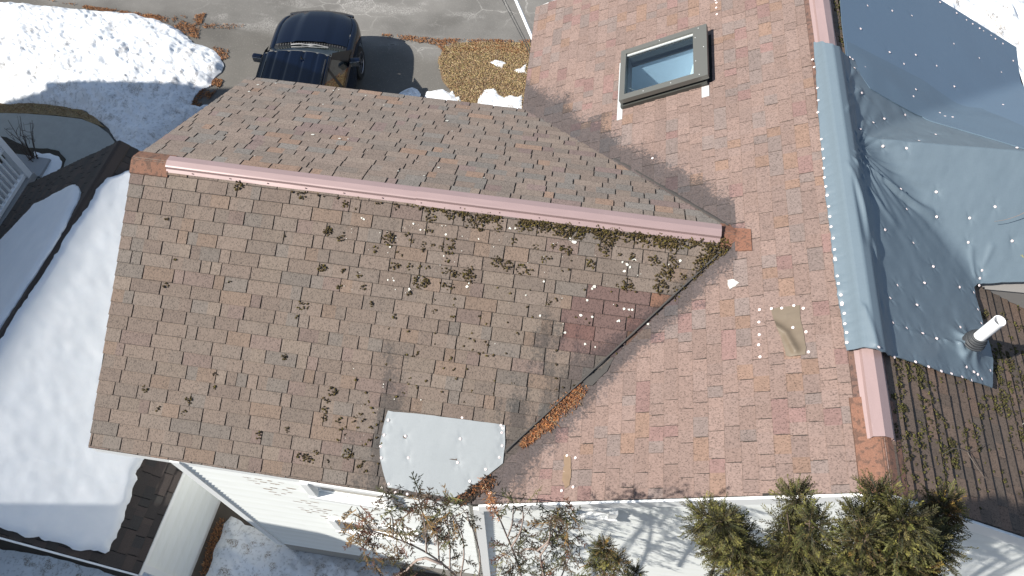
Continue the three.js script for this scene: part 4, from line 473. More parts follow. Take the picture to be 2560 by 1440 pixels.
grassPatch(lawn, 11500, straw, .07, 'dry straw coloured lawn between the driveway and the house', 3);
struct('lawn', sheet(rough(onG([[-80, 255], [60, 258], [135, 262], [205, 276], [245, 298], [262, 320], [240, 312], [205, 297], [140, 289], [60, 284], [-80, 282]]), .1, .03, 9), .2, (x, z) => V(x, G0 + .02, z), .04, V(0, -1, 0), 1.5), mat1([.12, .085, .045], [.32, .235, .125], 193, 9));
grassPatch([[-60, 259], [60, 259], [135, 263], [205, 278], [245, 300], [240, 308], [205, 294], [140, 286], [-60, 281]], 3500, straw, .07, 'strip of dry grass between the snow bank and the concrete walk', 5);
// brown leaf drifts
function leaves(px, n, label) { const P = onG(px), xs = P.map((a) => a[0]), zs = P.map((a) => a[1]); const g = litter(n, () => { for (let t = 0; t < 60; t++) { const x = rr(Math.min(...xs), Math.max(...xs)), z = rr(Math.min(...zs), Math.max(...zs)); if (inPoly(x, z, P) && fbm(x * 5, z * 5, 7, 3) > rr(.3, .62)) return V(x, G0 - .005 + rr(0, .02), z); } return V(P[0][0], G0, P[0][1]); }, V(0, 1, 0), .05, [[.26, .12, .05], [.2, .09, .04], [.32, .16, .07], [.14, .07, .04]], .009); solo('leaf_litter', g, vcMat, label, 'leaf litter', null, 'stuff'); }
leaves([[120, 0], [330, 30], [420, 42], [470, 40], [515, 32], [500, 62], [495, 95], [470, 90], [425, 60], [330, 36], [215, 22]], 1700, 'orange brown leaf litter along the upper edge of the big snow bank');
leaves([[478, 262], [500, 226], [540, 196], [558, 200], [548, 222], [520, 248], [490, 270]], 600, 'brown leaf litter between the snow bank tip and the brown roof edge');
leaves([[530, 118], [572, 122], [570, 145], [556, 150]], 200, 'small drift of brown leaves at the snow bank nose near the car mirror');
leaves([[500, 58], [620, 62], [600, 72], [500, 70]], 130, 'thin line of brown leaves on the grey driveway ahead of the car');
leaves([[930, 82], [1000, 88], [1100, 96], [1330, 100], [1320, 135], [1180, 128], [1110, 130], [1090, 112], [1000, 98]], 2200, 'rusty leaf litter along the road edge above the dry lawn');
leaves([[545, 1300], [575, 1290], [560, 1340], [520, 1430], [500, 1440], [520, 1360]], 500, 'dark leaf litter in the gap between the garage and the house');

// ------------------------------------------------------------------ neighbouring garage under snow
const GY = { r: 4.35, hw: 2.44, hl: 2.75, L: 6.03, o: V(-9.98, 0, -2.86), t: -0.1, m: .69 }; GY.e = GY.r - GY.m * GY.hw;
const gx = V(Math.cos(GY.t), 0, -Math.sin(GY.t)), gz = V(Math.sin(GY.t), 0, Math.cos(GY.t)), gm = GY.m;
const GP = (a, b, y) => V(GY.o.x, 0, GY.o.z).addScaledVector(gx, a).addScaledVector(gz, b).setY(y);
const GR = new Slope(GP(0, 0, GY.r), gz, gx, gm), GL = new Slope(GP(0, 0, GY.r), gz, gx.clone().negate(), gm), gd = GY.hw / GR.c, gdl = GY.hl / GL.c;
const garage = base('garage', GP(0, 3, G0), 'low white garage with a dark wet shingle roof half covered by snow', 'garage');
{ const snowR = [[321, 430], [290, 440], [262, 452], [240, 476], [224, 505], [203, 540], [182, 566], [150, 618], [120, 670], [60, 752], [0, 838], [-70, 950], [-70, 1300], [0, 1318], [32, 1328], [62, 1345], [95, 1346], [130, 1356], [165, 1362], [190, 1378], [225, 1376], [262, 1383], [272, 1378], [283, 1352], [300, 1320], [312, 1280], [326, 1240], [330, 1222], [342, 1200], [338, 1186], [352, 1160], [430, 1060], [470, 900], [480, 700], [420, 500], [345, 432]].map(([x, y]) => GR.hit(x, y)).filter((k) => k[1] < gd + .6).map(([a, b]) => [a, clamp(b, .01, gd - .02)]);
  const snowL = [[0, 612], [26, 588], [52, 560], [75, 536], [98, 510], [122, 500], [140, 490], [160, 478], [192, 464], [203, 474], [204, 486], [196, 512], [186, 530], [170, 566], [150, 604], [110, 664], [60, 738], [0, 830], [-70, 930], [-70, 690]].map(([x, y]) => GL.hit(x, y)).map(([a, b]) => [a, Math.max(b, .012)]);
  for (const [sl, P, label, s] of [[GR, snowR, 'large clean snow sheet on the garage roof side next to the brown house', 61], [GL, snowL, 'narrow bluish snow sheet on the far side of the garage ridge', 67]]) {
    const Q = rough(P, .05, .03, s).map(([a, b]) => [a, clamp(b, .004, sl === GR ? gd : gdl)]); const g = sheet(Q, .05, (a, b) => { const e = edgeDist(a, b, Q); return sl.pt(a, b, .035 + .055 * (1 - Math.exp(-e / .035)) + .014 * (fbm(a * 1.2, b * 1.2, s, 3) - .5) + .012 * (fbm(a * 7, b * 7, s + 2, 2) - .5)); }, .035, sl.n.clone().negate(), .4); solo('snow_sheet', g, snowRoofM, label, 'snow'); }
  const dk = M([.014, .012, .011]);
  const roofs = [GR, GL].map((sl) => part('roof_slope', deckQuad(sl, 0, GY.L, 0, sl === GR ? gd : gdl, new MB()), dk, garage));
  const pal = [[.062, .047, .04, 4], [.052, .042, .036, 4], [.075, .055, .045, 2], [.045, .04, .036, 2]]; const gm2 = new THREE.MeshStandardMaterial({ vertexColors: true, map: granT, roughness: .8, side: THREE.DoubleSide });
  const list = [...shingles(GR, 0, pal, 0, GY.L, gd, { gap: .012, th: .012, skip: (a, b, c, d) => { const m = [(a + b) / 2, (c + d) / 2]; return inPoly(m[0], m[1], snowR) && edgeDist(m[0], m[1], snowR) > .3; } }).map((k) => [k, roofs[0]]), ...shingles(GL, 0, pal, 0, GY.L, gdl, { gap: .012, th: .012, skip: (a, b, c, d) => (a + b) / 2 > 3.2 || (inPoly((a + b) / 2, (c + d) / 2, snowL) && edgeDist((a + b) / 2, (c + d) / 2, snowL) > .3) }).map((k) => [k, roofs[1]])];
  list.sort((a, b) => b[0].vis - a[0].vis); list.slice(0, 280).forEach(([k, r]) => { const g = k.g.build(), u = g.attributes.uv, pos = g.attributes.position; for (let i = 0; i < u.count; i++) u.setXY(i, pos.getX(i) * .8 + pos.getY(i), pos.getZ(i) * .8); part('shingle', g, gm2, garage, r); });
  const rest = list.slice(280); if (rest.length) part('shingles', mergeGeometries(rest.map(([k]) => k.g.build())), gm2, garage).userData.kind = 'stuff';
  part('ridge_cap', capTent(GP(0, 0, GY.r), gz, gx, gx.clone().negate(), gm, gm, 0, GY.L, .14, .024, [.06, .045, .038]), gm2, garage);
  const wx = GY.hw - .04, bot = G0 + .15; const gw = M([.7, .7, .68], { roughness: .6 });
  const wall = part('wall', (() => { const m = new MB(); for (const s of [1, -1]) m.hex([GP(s * (wx - .12), .1, G0 - .1), GP(s * (wx - .02), .1, G0 - .1), GP(s * (wx - .02), GY.L - .15, G0 - .1), GP(s * (wx - .12), GY.L - .15, G0 - .1)], [GP(s * (wx - .12), .1, GY.e - .03), GP(s * (wx - .02), .1, GY.e - .03), GP(s * (wx - .02), GY.L - .15, GY.e - .03), GP(s * (wx - .12), GY.L - .15, GY.e - .03)]);
    for (const b of [.1, GY.L - .25]) for (const s of [1, -1]) m.hex([GP(0, b, G0), GP(s * (wx - .12), b, G0), GP(s * (wx - .12), b + .1, G0), GP(0, b + .1, G0)], [GP(0, b, GY.r - .1), GP(s * (wx - .12), b, GY.e - .06), GP(s * (wx - .12), b + .1, GY.e - .06), GP(0, b + .1, GY.r - .1)]); return m; })(), gw, garage);
  for (let y = bot, i = 0; y < GY.e - .1; y += .105, i++) part('clapboard', new MB().hex([GP(wx - .02, .1, y), GP(wx + .014, .1, y), GP(wx + .014, GY.L - .16, y), GP(wx - .02, GY.L - .16, y)], [GP(wx - .02, .1, y + .105), GP(wx - .002, .1, y + .105), GP(wx - .002, GY.L - .16, y + .105), GP(wx - .02, GY.L - .16, y + .105)]), boardVar[i % 3], garage, wall);
  part('corner_board', new MB().hex([GP(wx - .08, GY.L - .16, G0), GP(wx + .03, GY.L - .16, G0), GP(wx + .03, GY.L - .06, G0), GP(wx - .08, GY.L - .06, G0)], [GP(wx - .08, GY.L - .16, GY.e - .05), GP(wx + .03, GY.L - .16, GY.e - .05), GP(wx + .03, GY.L - .06, GY.e - .05), GP(wx - .08, GY.L - .06, GY.e - .05)]), white, garage, wall);
  for (const sl of [GR, GL]) { const m = new MB(), a = sl.pt(GY.L + .002, 0, -.004), b = sl.pt(GY.L + .002, sl === GR ? gd : gdl, -.004), dn = V(0, -.13, 0), w = gz.clone().multiplyScalar(.022); m.hex([a.clone().add(dn), b.clone().add(dn), b.clone().add(dn).add(w), a.clone().add(dn).add(w)], [a, b, b.clone().add(w), a.clone().add(w)]); part('rake_board', m, white, garage); }
  { const m = new MB(), a = GR.pt(0, gd + .003, -.002), b = GR.pt(GY.L, gd + .003, -.002), dn = V(0, -.09, 0), w = gx.clone().multiplyScalar(.012); m.hex([a.clone().add(dn), b.clone().add(dn), b.clone().add(dn).add(w), a.clone().add(dn).add(w)], [a, b, b.clone().add(w), a.clone().add(w)]); part('fascia_board', m, white, garage); }
  // narrow lean-to board and stone strip at the wall foot
  solo('plank', new MB().hex([GP(wx + .75, 3.7, G0 + .06), GP(wx + .83, 3.7, G0 + .06), GP(wx + .83, 4.5, G0 + .1), GP(wx + .75, 4.5, G0 + .1)], [GP(wx + .75, 3.7, G0 + .1), GP(wx + .83, 3.7, G0 + .1), GP(wx + .83, 4.5, G0 + .14), GP(wx + .75, 4.5, G0 + .14)]), M([.5, .5, .48]), 'pale plank lying on the snow edge between garage and house', 'plank');
}
// ------------------------------------------------------------------ neighbouring house with its porch
{ const nh = base('neighbour_house', V(-18, G0, 2), 'neighbour house with a white porch railing at the left frame edge', 'house');
  const wl = M([.62, .62, .6]); const xa = -14.75, xb = -16.05, za = -3.7, zb = 9.5, ye = 9.12, yr = 11, xr = -19;
  part('wall', new MB().hex([V(-23, G0, za), V(xa, G0, za), V(xb, G0, zb), V(-24, G0, zb)], [V(-23, ye, za), V(xa, ye, za), V(xb, ye, zb), V(-24, ye, zb)]), wl, nh);
  part('roof', (() => { const m = new MB(), k = .1; m.hex([V(xa + k, ye, za - k), V(xb + k, ye, zb + k), V(xr - 1, yr, zb + k), V(xr, yr, za - k)], [V(xa + k, ye + .12, za - k), V(xb + k, ye + .12, zb + k), V(xr - 1, yr + .12, zb + k), V(xr, yr + .12, za - k)]); return m.hex([V(xr, yr, za - k), V(xr - 1, yr, zb + k), V(-24.2, ye, zb + k), V(-23.2, ye, za - k)], [V(xr, yr + .12, za - k), V(xr - 1, yr + .12, zb + k), V(-24.2, ye + .12, zb + k), V(-23.2, ye + .12, za - k)]); })(), M([.06, .05, .045]), nh);
  part('gable_wall', new MB().hex([V(xa, ye, za), V(-23, ye, za), V(-23, ye, za + .1), V(xa, ye, za + .1)], [V(xr, yr, za), V(xr - .1, yr, za), V(xr - .1, yr, za + .1), V(xr, yr, za + .1)]), wl, nh);
  { const x0 = -18, x1 = -12.7, z0 = 4.75, z1 = 6, e = 8.8, r = 9.7, zm = 5.2; part('shadow_wing', new MB().box(x0, G0, z0, x1, e, z1).hex([V(x0, e, z0), V(x1, e, z0), V(x1, e, z1), V(x0, e, z1)], [V(x0, r, zm), V(x1, r, zm), V(x1, r, zm + .02), V(x0, r, zm + .02)]), wl, nh); }  // unseen wing, added and sized to cast the shade on wall and snow
  const c0 = atY(70, 432, 1.2), e0 = atY(-60, 640, 1.2), al = e0.clone().sub(c0).normalize(), Lr = 2.6, sd = al.clone().cross(V(0, 1, 0)).normalize(); if (sd.x > 0) sd.negate(); const wt = M([.78, .79, .8], { roughness: .5 });
  const at = (s, y, o = 0) => c0.clone().addScaledVector(al, s).addScaledVector(sd, o).setY(y), beam = (s0, s1, y0, y1, o0, o1) => new MB().hex([at(s0, y0, o0), at(s1, y0, o0), at(s1, y0, o1), at(s0, y0, o1)], [at(s0, y1, o0), at(s1, y1, o0), at(s1, y1, o1), at(s0, y1, o1)]);
  part('porch_floor', beam(-.1, Lr, .95, 1.1, -.02, 1.1), M([.3, .3, .3]), nh); part('step', beam(-.6, -.12, G0, .95, -.05, .9), M([.28, .29, .3]), nh); part('step', beam(-.1, 1.1, G0 - .02, .88, -.32, -.03), M([.16, .16, .165]), nh);
  part('column', beam(-.07, .07, 1.1, 3.4, 0, .14), wt, nh); part('porch_roof', beam(-.3, Lr, 3.4, 3.5, -.1, 1.2), M([.5, .5, .5]), nh);
  const rl = part('railing', beam(.07, Lr, 1.16, 1.24, .02, .1), wt, nh); part('top_rail', beam(.07, Lr, 1.98, 2.05, .02, .1), wt, nh, rl); for (let s = .17; s < Lr; s += .125) part('baluster', beam(s, s + .04, 1.24, 1.98, .04, .08), wt, nh, rl); }

// ------------------------------------------------------------------ the black car
{ const car = base('car', V(-8.52, G0, -6.68), 'black four wheel drive car parked on the driveway behind the brown roof', 'car'); car.rotation.y = .055;
  const paint = new THREE.MeshPhysicalMaterial({ color: new THREE.Color(.001, .003, .011), roughness: .4, metalness: 0, specularIntensity: 0, clearcoat: 1, clearcoatRoughness: .03, side: THREE.DoubleSide }), trim = M([.012, .012, .013], { roughness: .5 }), glass = new THREE.MeshPhysicalMaterial({ color: new THREE.Color(.012, .016, .016), roughness: .04, clearcoat: 1, side: THREE.DoubleSide }), chrome = M([.5, .5, .5], { roughness: .2, metalness: .9 }), tyreM = M([.012, .012, .012], { roughness: .9 }), rimM = M([.28, .28, .3], { roughness: .3, metalness: .8 });
  const C = (name, geo, mat, par = car) => { geo = geo.build ? geo.build() : geo; const m = new THREE.Mesh(geo, mat); m.name = name; m.castShadow = m.receiveShadow = true; par.add(m); return m; };
  const loft = (rows, closeU = false) => { const nu = rows[0].length, pos = [], idx = []; rows.forEach((r) => r.forEach((v) => pos.push(...v))); for (let i = 0; i + 1 < rows.length; i++) for (let j = 0; j + 1 < nu; j++) { const a = i * nu + j; idx.push(a, a + 1, a + nu, a + 1, a + nu + 1, a + nu); } const g = new THREE.BufferGeometry(); g.setAttribute('position', new THREE.Float32BufferAttribute(pos, 3)); g.setIndex(idx); g.computeVertexNormals(); return g; };
  // body shell: rings across the car, from nose to tail; front wheel arches are real notches
  const stations = []; for (let i = 0; i <= 48; i++) stations.push(-2.42 + i * 4.84 / 48);
  const plan = (z) => .965 * (1 - .24 * Math.pow(clamp((-z - 1.75) / .67), 2.2) - .1 * Math.pow(clamp((z - 2.0) / .42), 2)), topY = (z) => (z < -1.2 ? 1.12 - .13 * Math.pow(clamp((-z - 1.2) / 1.22), 1.6) - .1 * Math.pow(clamp((-z - 2.2) / .22), 2) : 1.12);
  const arch = (z) => { let y = .3; for (const w of [-1.5, 1.5]) { const d = Math.abs(z - w); if (d < .46) y = Math.max(y, .38 + Math.sqrt(.46 * .46 - d * d)); } return y; };
  C('body', mergeGeometries([1, -1].map((s) => loft(stations.map((z) => { const w = plan(z), t = topY(z), b = arch(z); return [[s * w * .96, b, z], [s * w * .985, Math.max(b, .55), z], [s * w * 1.0, Math.max(b, .8), z], [s * w * .985, Math.max(b + .02, t - .1), z], [s * w * .95, t - .02, z], [s * w * .88, t + .005, z], [s * w * .84, t - .006, z]]; })))), paint);
  const nose = (z) => { const w = plan(-2.42); const r = []; for (let k = 0; k <= 10; k++) { const a = -1 + k / 5; r.push([a * w, z, -2.42 - .12 * (1 - a * a)]); } return r; };
  C('bumper', loft([nose(.32), nose(.6).map((v) => [v[0], v[1], v[2] - .05]), nose(.72).map((v) => [v[0], v[1], v[2] - .03])]), paint); C('grille', loft([nose(.72).map((v) => [v[0] * .9, v[1], v[2] + .01]), nose(.88)]), trim);
  C('nose_panel', loft([nose(.86), nose(.97).map((v) => [v[0], v[1], v[2] + .02]), nose(1.0).map((v) => [v[0], v[1] - .03 * Math.abs(v[0]), v[2] + .1])]), paint);
  for (const s of [-1, 1]) C('headlight', new RoundedBoxGeometry(.34, .13, .12, 3, .03).rotateY(s * -.35).translate(s * .58, .84, -2.36), new THREE.MeshPhysicalMaterial({ color: new THREE.Color(.35, .36, .38), roughness: .1, clearcoat: 1 }));
  C('hood', loft([-2.36, -2.28, -2.1, -1.9, -1.7, -1.5, -1.34, -1.24].map((z) => { const r = []; for (let k = 0; k <= 20; k++) { const a = -1 + k / 10, aa = Math.abs(a); r.push([a * plan(z) * .83, topY(z) + .012 + .05 * (1 - aa ** 4) + (aa < .42 ? .03 : aa < .47 ? -.012 : 0) - (aa > .98 ? .012 : 0), z - .06 * (1 - a * a) * smooth(-2.1, -2.36, z) + .05 * aa * aa * smooth(-1.5, -1.24, z)]); } return r; })), paint);
  C('cowl', loft([[-1.25, 1.12], [-1.14, 1.13]].map(([z, y]) => { const r = []; for (let k = 0; k <= 10; k++) { const a = -1 + k / 5; r.push([a * .8, y + .04 * (1 - a * a), z + .07 * a * a]); } return r; })), trim);
  { const g = []; for (let k = 0; k < 26; k++) { const a = -.9 + k * .072; g.push(new THREE.BoxGeometry(.012, .012, .05).translate(a * .8, 1.145 + .04 * (1 - a * a), -1.2 + .07 * a * a)); } C('cowl_vent', mergeGeometries(g), M([.1, .1, .1])).userData.kind = 'stuff'; }
  const bow = (w, y, z, c, n = 12, dz = 0) => { const r = []; for (let k = 0; k <= n; k++) { const a = -1 + 2 * k / n; r.push([a * w, y + c * (1 - a * a), z + dz * a * a]); } return r; };
  C('windshield', loft([bow(.84, 1.13, -1.16, .04, 12, .1), bow(.78, 1.45, -.72, .04, 12, .09), bow(.72, 1.69, -.38, .045, 12, .08)]), new THREE.MeshPhysicalMaterial({ color: new THREE.Color(.05, .065, .06), roughness: .08, clearcoat: 1, side: THREE.DoubleSide }));
  C('visor_frame', loft([bow(.735, 1.685, -.40, .046, 12, .08), bow(.715, 1.725, -.32, .046, 12, .07)]), M([.2, .2, .19], { roughness: .3, metalness: .5 }));
  const roofRows = []; for (let i = 0; i <= 12; i++) { const z = -.33 + i * 2.4 / 12; const r = []; for (let k = 0; k <= 36; k++) { const a = -1 + k / 18, aa = Math.abs(a); const groove = [.2, .6].some((g) => Math.abs(aa - g) < .03) || Math.abs(aa - .88) < .03 ? -.034 : 0; r.push([a * .715, 1.73 + .05 * (1 - a ** 4) - .03 * (i / 12) ** 2 + groove - (aa > .97 ? .03 : 0), z + (i === 0 ? .06 * a * a : 0)]); } roofRows.push(r); }
  C('roof', loft(roofRows), paint); C('antenna', new THREE.ConeGeometry(.025, .09, 8).translate(.16, 1.83, -.1), trim);
  for (const s of [1, -1]) { const side = (t, z) => [s * (.93 - .225 * t), 1.12 + .58 * t, z];
    C('side_window', loft([[side(.08, -.72), side(.08, .02)], [side(.5, -.5), side(.5, .02)], [side(.9, -.26), side(.9, .02)]]), glass); C('side_window', loft([[side(.08, .1), side(.08, 1.0)], [side(.9, .1), side(.9, .95)]]), glass); C('side_window', loft([[side(.08, 1.08), side(.08, 1.9)], [side(.9, 1.03), side(.9, 1.6)]]), glass);
    C('pillar', loft([[side(-.02, -1.12), side(-.02, 2.1)], [side(.08, -1.0), side(.08, 2.1)]]), paint); C('pillar', loft([[side(.9, -.34), side(.9, 2.05)], [side(1.06, -.34), side(1.06, 2.05)]]), paint); C('pillar', loft([[side(0, -1.14), side(0, -.72)], [side(.95, -.42), side(.95, -.24)]]), trim); for (const z of [.02, 1.0]) C('pillar', loft([[side(0, z - .01), side(0, z + .1)], [side(.98, z - .01), side(.98, z + .09)]]), trim); C('pillar', loft([[side(0, 1.85), side(0, 2.3)], [side(.98, 1.55), side(.98, 2.1)]]), paint);
    C('roof_rail', new RoundedBoxGeometry(.035, .03, 1.9, 2, .012).translate(s * .66, 1.79, .85), trim);
    const mir = C('mirror', new RoundedBoxGeometry(.24, .17, .13, 3, .045).rotateY(s * .15).translate(s * 1.07, 1.16, -.72), paint); C('mirror_glass', new THREE.BoxGeometry(.2, .13, .006).rotateY(s * .15).translate(s * 1.07, 1.16, -.65), chrome, mir); C('mirror_arm', new RoundedBoxGeometry(.14, .05, .06, 2, .015).translate(s * .94, 1.12, -.76), trim, mir);
    for (const wz of [-1.5, 1.5]) { const wh = new THREE.Group(); wh.name = 'wheel'; wh.position.set(s * .84, .38, wz); car.add(wh); const pr = [[.25, -.12], [.34, -.125], [.375, -.1], [.38, 0], [.375, .1], [.34, .125], [.25, .12]].map(([a, b]) => new THREE.Vector2(a, b)); C('tyre', new THREE.LatheGeometry(pr, 32).rotateZ(Math.PI / 2), tyreM, wh);
      const sp = [new THREE.CylinderGeometry(.06, .06, .03, 14).rotateZ(Math.PI / 2).translate(s * .09, 0, 0), new THREE.TorusGeometry(.245, .018, 6, 28).rotateY(Math.PI / 2).translate(s * .105, 0, 0)]; for (let k = 0; k < 6; k++) for (const o of [-.12, .12]) sp.push(new THREE.BoxGeometry(.02, .2, .03).translate(s * .09, .14, 0).rotateX(k * Math.PI / 3 + o)); C('rim', mergeGeometries(sp.map((g) => g.toNonIndexed())), rimM, wh); C('brake_disc', new THREE.CylinderGeometry(.16, .16, .02, 20).rotateZ(Math.PI / 2).translate(s * .03, 0, 0), M([.08, .08, .08]), wh); }
    C('door_handle', new RoundedBoxGeometry(.03, .03, .16, 2, .01).translate(s * .965, .98, .0), paint); C('door_seam', new THREE.BoxGeometry(.004, .6, .008).translate(s * .962, .78, -.8), trim); C('wiper', tube([V(s * .12 - .3, 1.19, -1.14), V(s * .12 - .05, 1.225, -1.13), V(s * .12 + .3, 1.2, -1.09)], .012, .008, 5), M([.25, .25, .25], { roughness: .35 })); }
  C('tail', loft([bow(.9, .35, 2.42, 0), bow(.92, 1.0, 2.44, 0), bow(.86, 1.15, 2.36, 0), bow(.7, 1.68, 2.08, .03)]), paint); C('underbody', new THREE.BoxGeometry(1.5, .25, 4.3).translate(0, .36, 0), trim); C('dashboard', new THREE.BoxGeometry(1.4, .1, .5).translate(0, 1.02, -.75), trim); C('floor_pan', new THREE.BoxGeometry(1.7, .04, 3.6).translate(0, .8, .5), trim); }

// ------------------------------------------------------------------ cables and pole past the far eave
{ const P = (x, y, hh) => atY(x, y, hh); const mk = (a, b, r, col, label, cat, name, gp) => { const A = P(a[0], a[1], a[2]), B = P(b[0], b[1], b[2]), d = A.clone().sub(B); const o = solo(name, tube([B.clone().addScaledVector(d, -.25), B, B.clone().addScaledVector(d, .5), A, A.clone().addScaledVector(d, .8)], r, r, 8), M(col, { roughness: .5 }), label, cat, gp); return o; };
  mk([1290, 0, 4.4], [1326, 84, 4.6], .03, [.82, .82, .82], 'white straight pole slanting past the far eave beside two dark cables', 'pole', 'pole');
  mk([1256, 0, 4.5], [1312, 108, 4.7], .007, [.03, .03, .03], 'dark cable slanting past the far eave, the left one of the pair', 'cable', 'cable'); mk([1263, 0, 4.55], [1317, 106, 4.75], .007, [.03, .03, .03], 'dark cable slanting past the far eave, the one nearer the white pole', 'cable', 'cable'); }

// ------------------------------------------------------------------ plants
const leafMat = new THREE.MeshStandardMaterial({ vertexColors: true, roughness: .75, side: THREE.DoubleSide });
function sprigGeo(len, pairs, nl, nw, col, tip, twist = .5) { const m = new MB(); for (let i = 0; i < pairs; i++) { const t = (i + .5) / pairs, y = len * (.05 + .95 * t), l = nl * (1 - .4 * t * t); for (const s of [-1, 1]) { const a = rr(.55, 1.15), b = V(s * Math.sin(a) * l, Math.cos(a) * l, rr(-twist, twist) * l), o = V(0, y, 0), w = V(0, nw, nw * .5), c = mixc(col, tip, t * rr(.4, 1)), mid = o.clone().addScaledVector(b, .5); m.tri(o, mid.clone().add(w), o.clone().add(b), c).tri(o, mid.clone().sub(w), o.clone().add(b), c); } } m.tri(V(-.001, 0, 0), V(.001, 0, 0), V(0, len, 0), [.12, .08, .035]); return m.build(); }
const yewSprig = [sprigGeo(.095, 11, .023, .0031, [.012, .016, .004], [.10, .10, .022]), sprigGeo(.08, 9, .022, .0031, [.016, .018, .005], [.21, .19, .042]), sprigGeo(.08, 10, .020, .0030, [.014, .014, .005], [.12, .10, .03])];  // dark bases and pale tips: inner shade and sunlit ends put into colour
function foliage(name, root, variants, spots) { // every sprig joined into one crown
  const src = variants.map((g) => g.attributes); let n = 0; spots.forEach((_, i) => { n += src[i % src.length].position.count; });
  const P = new Float32Array(n * 3), N = new Float32Array(n * 3), C = new Float32Array(n * 3); let k = 0; const Q = new THREE.Quaternion(), Q2 = new THREE.Quaternion(), v = V(0, 0, 0), up = V(0, 1, 0);
  spots.forEach((s, i) => { const a = src[i % src.length]; Q.setFromUnitVectors(up, s.d); Q2.setFromAxisAngle(up, rnd() * 6.28); Q.multiply(Q2); const sc = s.k || 1, t = rr(.7, 1.3), cc = s.c || [1, 1, 1];
    for (let e = 0; e < a.position.count; e++) { v.fromBufferAttribute(a.position, e).multiplyScalar(sc).applyQuaternion(Q).add(s.p).sub(root.position); P[k] = v.x; P[k + 1] = v.y; P[k + 2] = v.z; v.fromBufferAttribute(a.normal, e).applyQuaternion(Q); N[k] = v.x; N[k + 1] = v.y; N[k + 2] = v.z; C[k] = a.color.getX(e) * t * cc[0]; C[k + 1] = a.color.getY(e) * t * cc[1]; C[k + 2] = a.color.getZ(e) * t * cc[2]; k += 3; } });
  const g = new THREE.BufferGeometry(); g.setAttribute('position', new THREE.BufferAttribute(P, 3)); g.setAttribute('normal', new THREE.BufferAttribute(N, 3)); g.setAttribute('color', new THREE.BufferAttribute(C, 3)); const m = new THREE.Mesh(g, leafMat); m.name = name; m.castShadow = m.receiveShadow = true; root.add(m); return m; }
const barkM = M([.12, .085, .06]), twigM = M([.27, .21, .18]);
// a yew: leaders from the foot, side shoots ending in rounded puffs of sprigs
function yew(label, z, spires, dens = 1) { const foot = atZ(spires[0][2], 1700, z); const root = base('yew', V(foot.x, G0, z + .25), label, 'shrub', null); const spots = [], stems = [];
  spires.forEach(([tx, ty, bx, by, w, dz = 0]) => { const T = atZ(tx, ty + 8, z + dz), B = atZ(bx, by, z + dz + .1), Hh = T.distanceTo(B), R = w / 440; stems.push(tube([V(root.position.x, G0, root.position.z), B.clone().add(V(0, -.4, 0)), B, T], .03, .004, 6));
    const nb = Math.round(Hh * R * 95 * dens) + 5;
    for (let b = 0; b < nb; b++) { const t = Math.pow(rnd(), .75), a = rnd() * 6.28, rad = R * (.12 + .88 * Math.pow(1 - t, .55)) * (rnd() < .12 ? rr(1.1, 1.5) : rr(.3, 1.05)), c = T.clone().lerp(B, 1 - t), dir = V(Math.cos(a), rr(.1, .7), Math.sin(a)).normalize(), end = c.clone().addScaledVector(dir, rad); stems.push(tube([c.clone().add(V(0, -.05, 0)), c.clone().lerp(end, .5).add(V(0, -.02, 0)), end], .005, .002, 4));
      const pr = rr(.05, .10), n = Math.round(30 * (pr / .065) ** 1.8), bright = rr(.45, 1.35), dead = rnd() < .05;
      for (let k = 0; k < n; k++) { const d = V(rr(-1, 1), rr(-.7, 1.2), rr(-1, 1)).normalize(); const p0 = end.clone().addScaledVector(d, pr * rr(.1, .75)); d.addScaledVector(dir, .25).normalize(); spots.push({ p: p0, d, k: rr(.65, 1.05), c: dead ? [1.5, 1.0, .8] : [bright, bright, bright * .9] }); } } });
  part('trunk', mergeGeometries(stems), barkM, root); foliage('crown', root, yewSprig, spots); return root; }
yew('broad dark green yew with several upright tips in front of the right gable wall', 3.55, [[1772, 1258, 1800, 1440, 42], [1800, 1290, 1830, 1440, 44, .1], [1850, 1340, 1870, 1450, 40, .15], [1875, 1385, 1880, 1470, 60], [1990, 1238, 1985, 1430, 44], [1968, 1275, 1985, 1440, 36, .1], [2025, 1290, 2010, 1450, 40, .12], [1940, 1395, 1950, 1470, 60], [2200, 1225, 2165, 1400, 32], [2150, 1285, 2140, 1450, 52, .12], [2170, 1330, 2160, 1460, 70, .2], [2260, 1282, 2250, 1430, 48, .1], [2300, 1300, 2270, 1440, 52], [2350, 1245, 2320, 1370, 34, -.1], [2090, 1385, 2080, 1480, 60, .1], [2330, 1340, 2290, 1450, 50, .1], [2230, 1390, 2220, 1480, 90, .1], [2020, 1390, 2020, 1480, 66]], 1);
yew('small dark brownish yew shoot standing alone below the gable wall between the other shrubs', 3.3, [[1508, 1332, 1515, 1440, 26], [1495, 1372, 1510, 1450, 34], [1545, 1385, 1530, 1450, 30], [1590, 1420, 1570, 1470, 16]], .28);
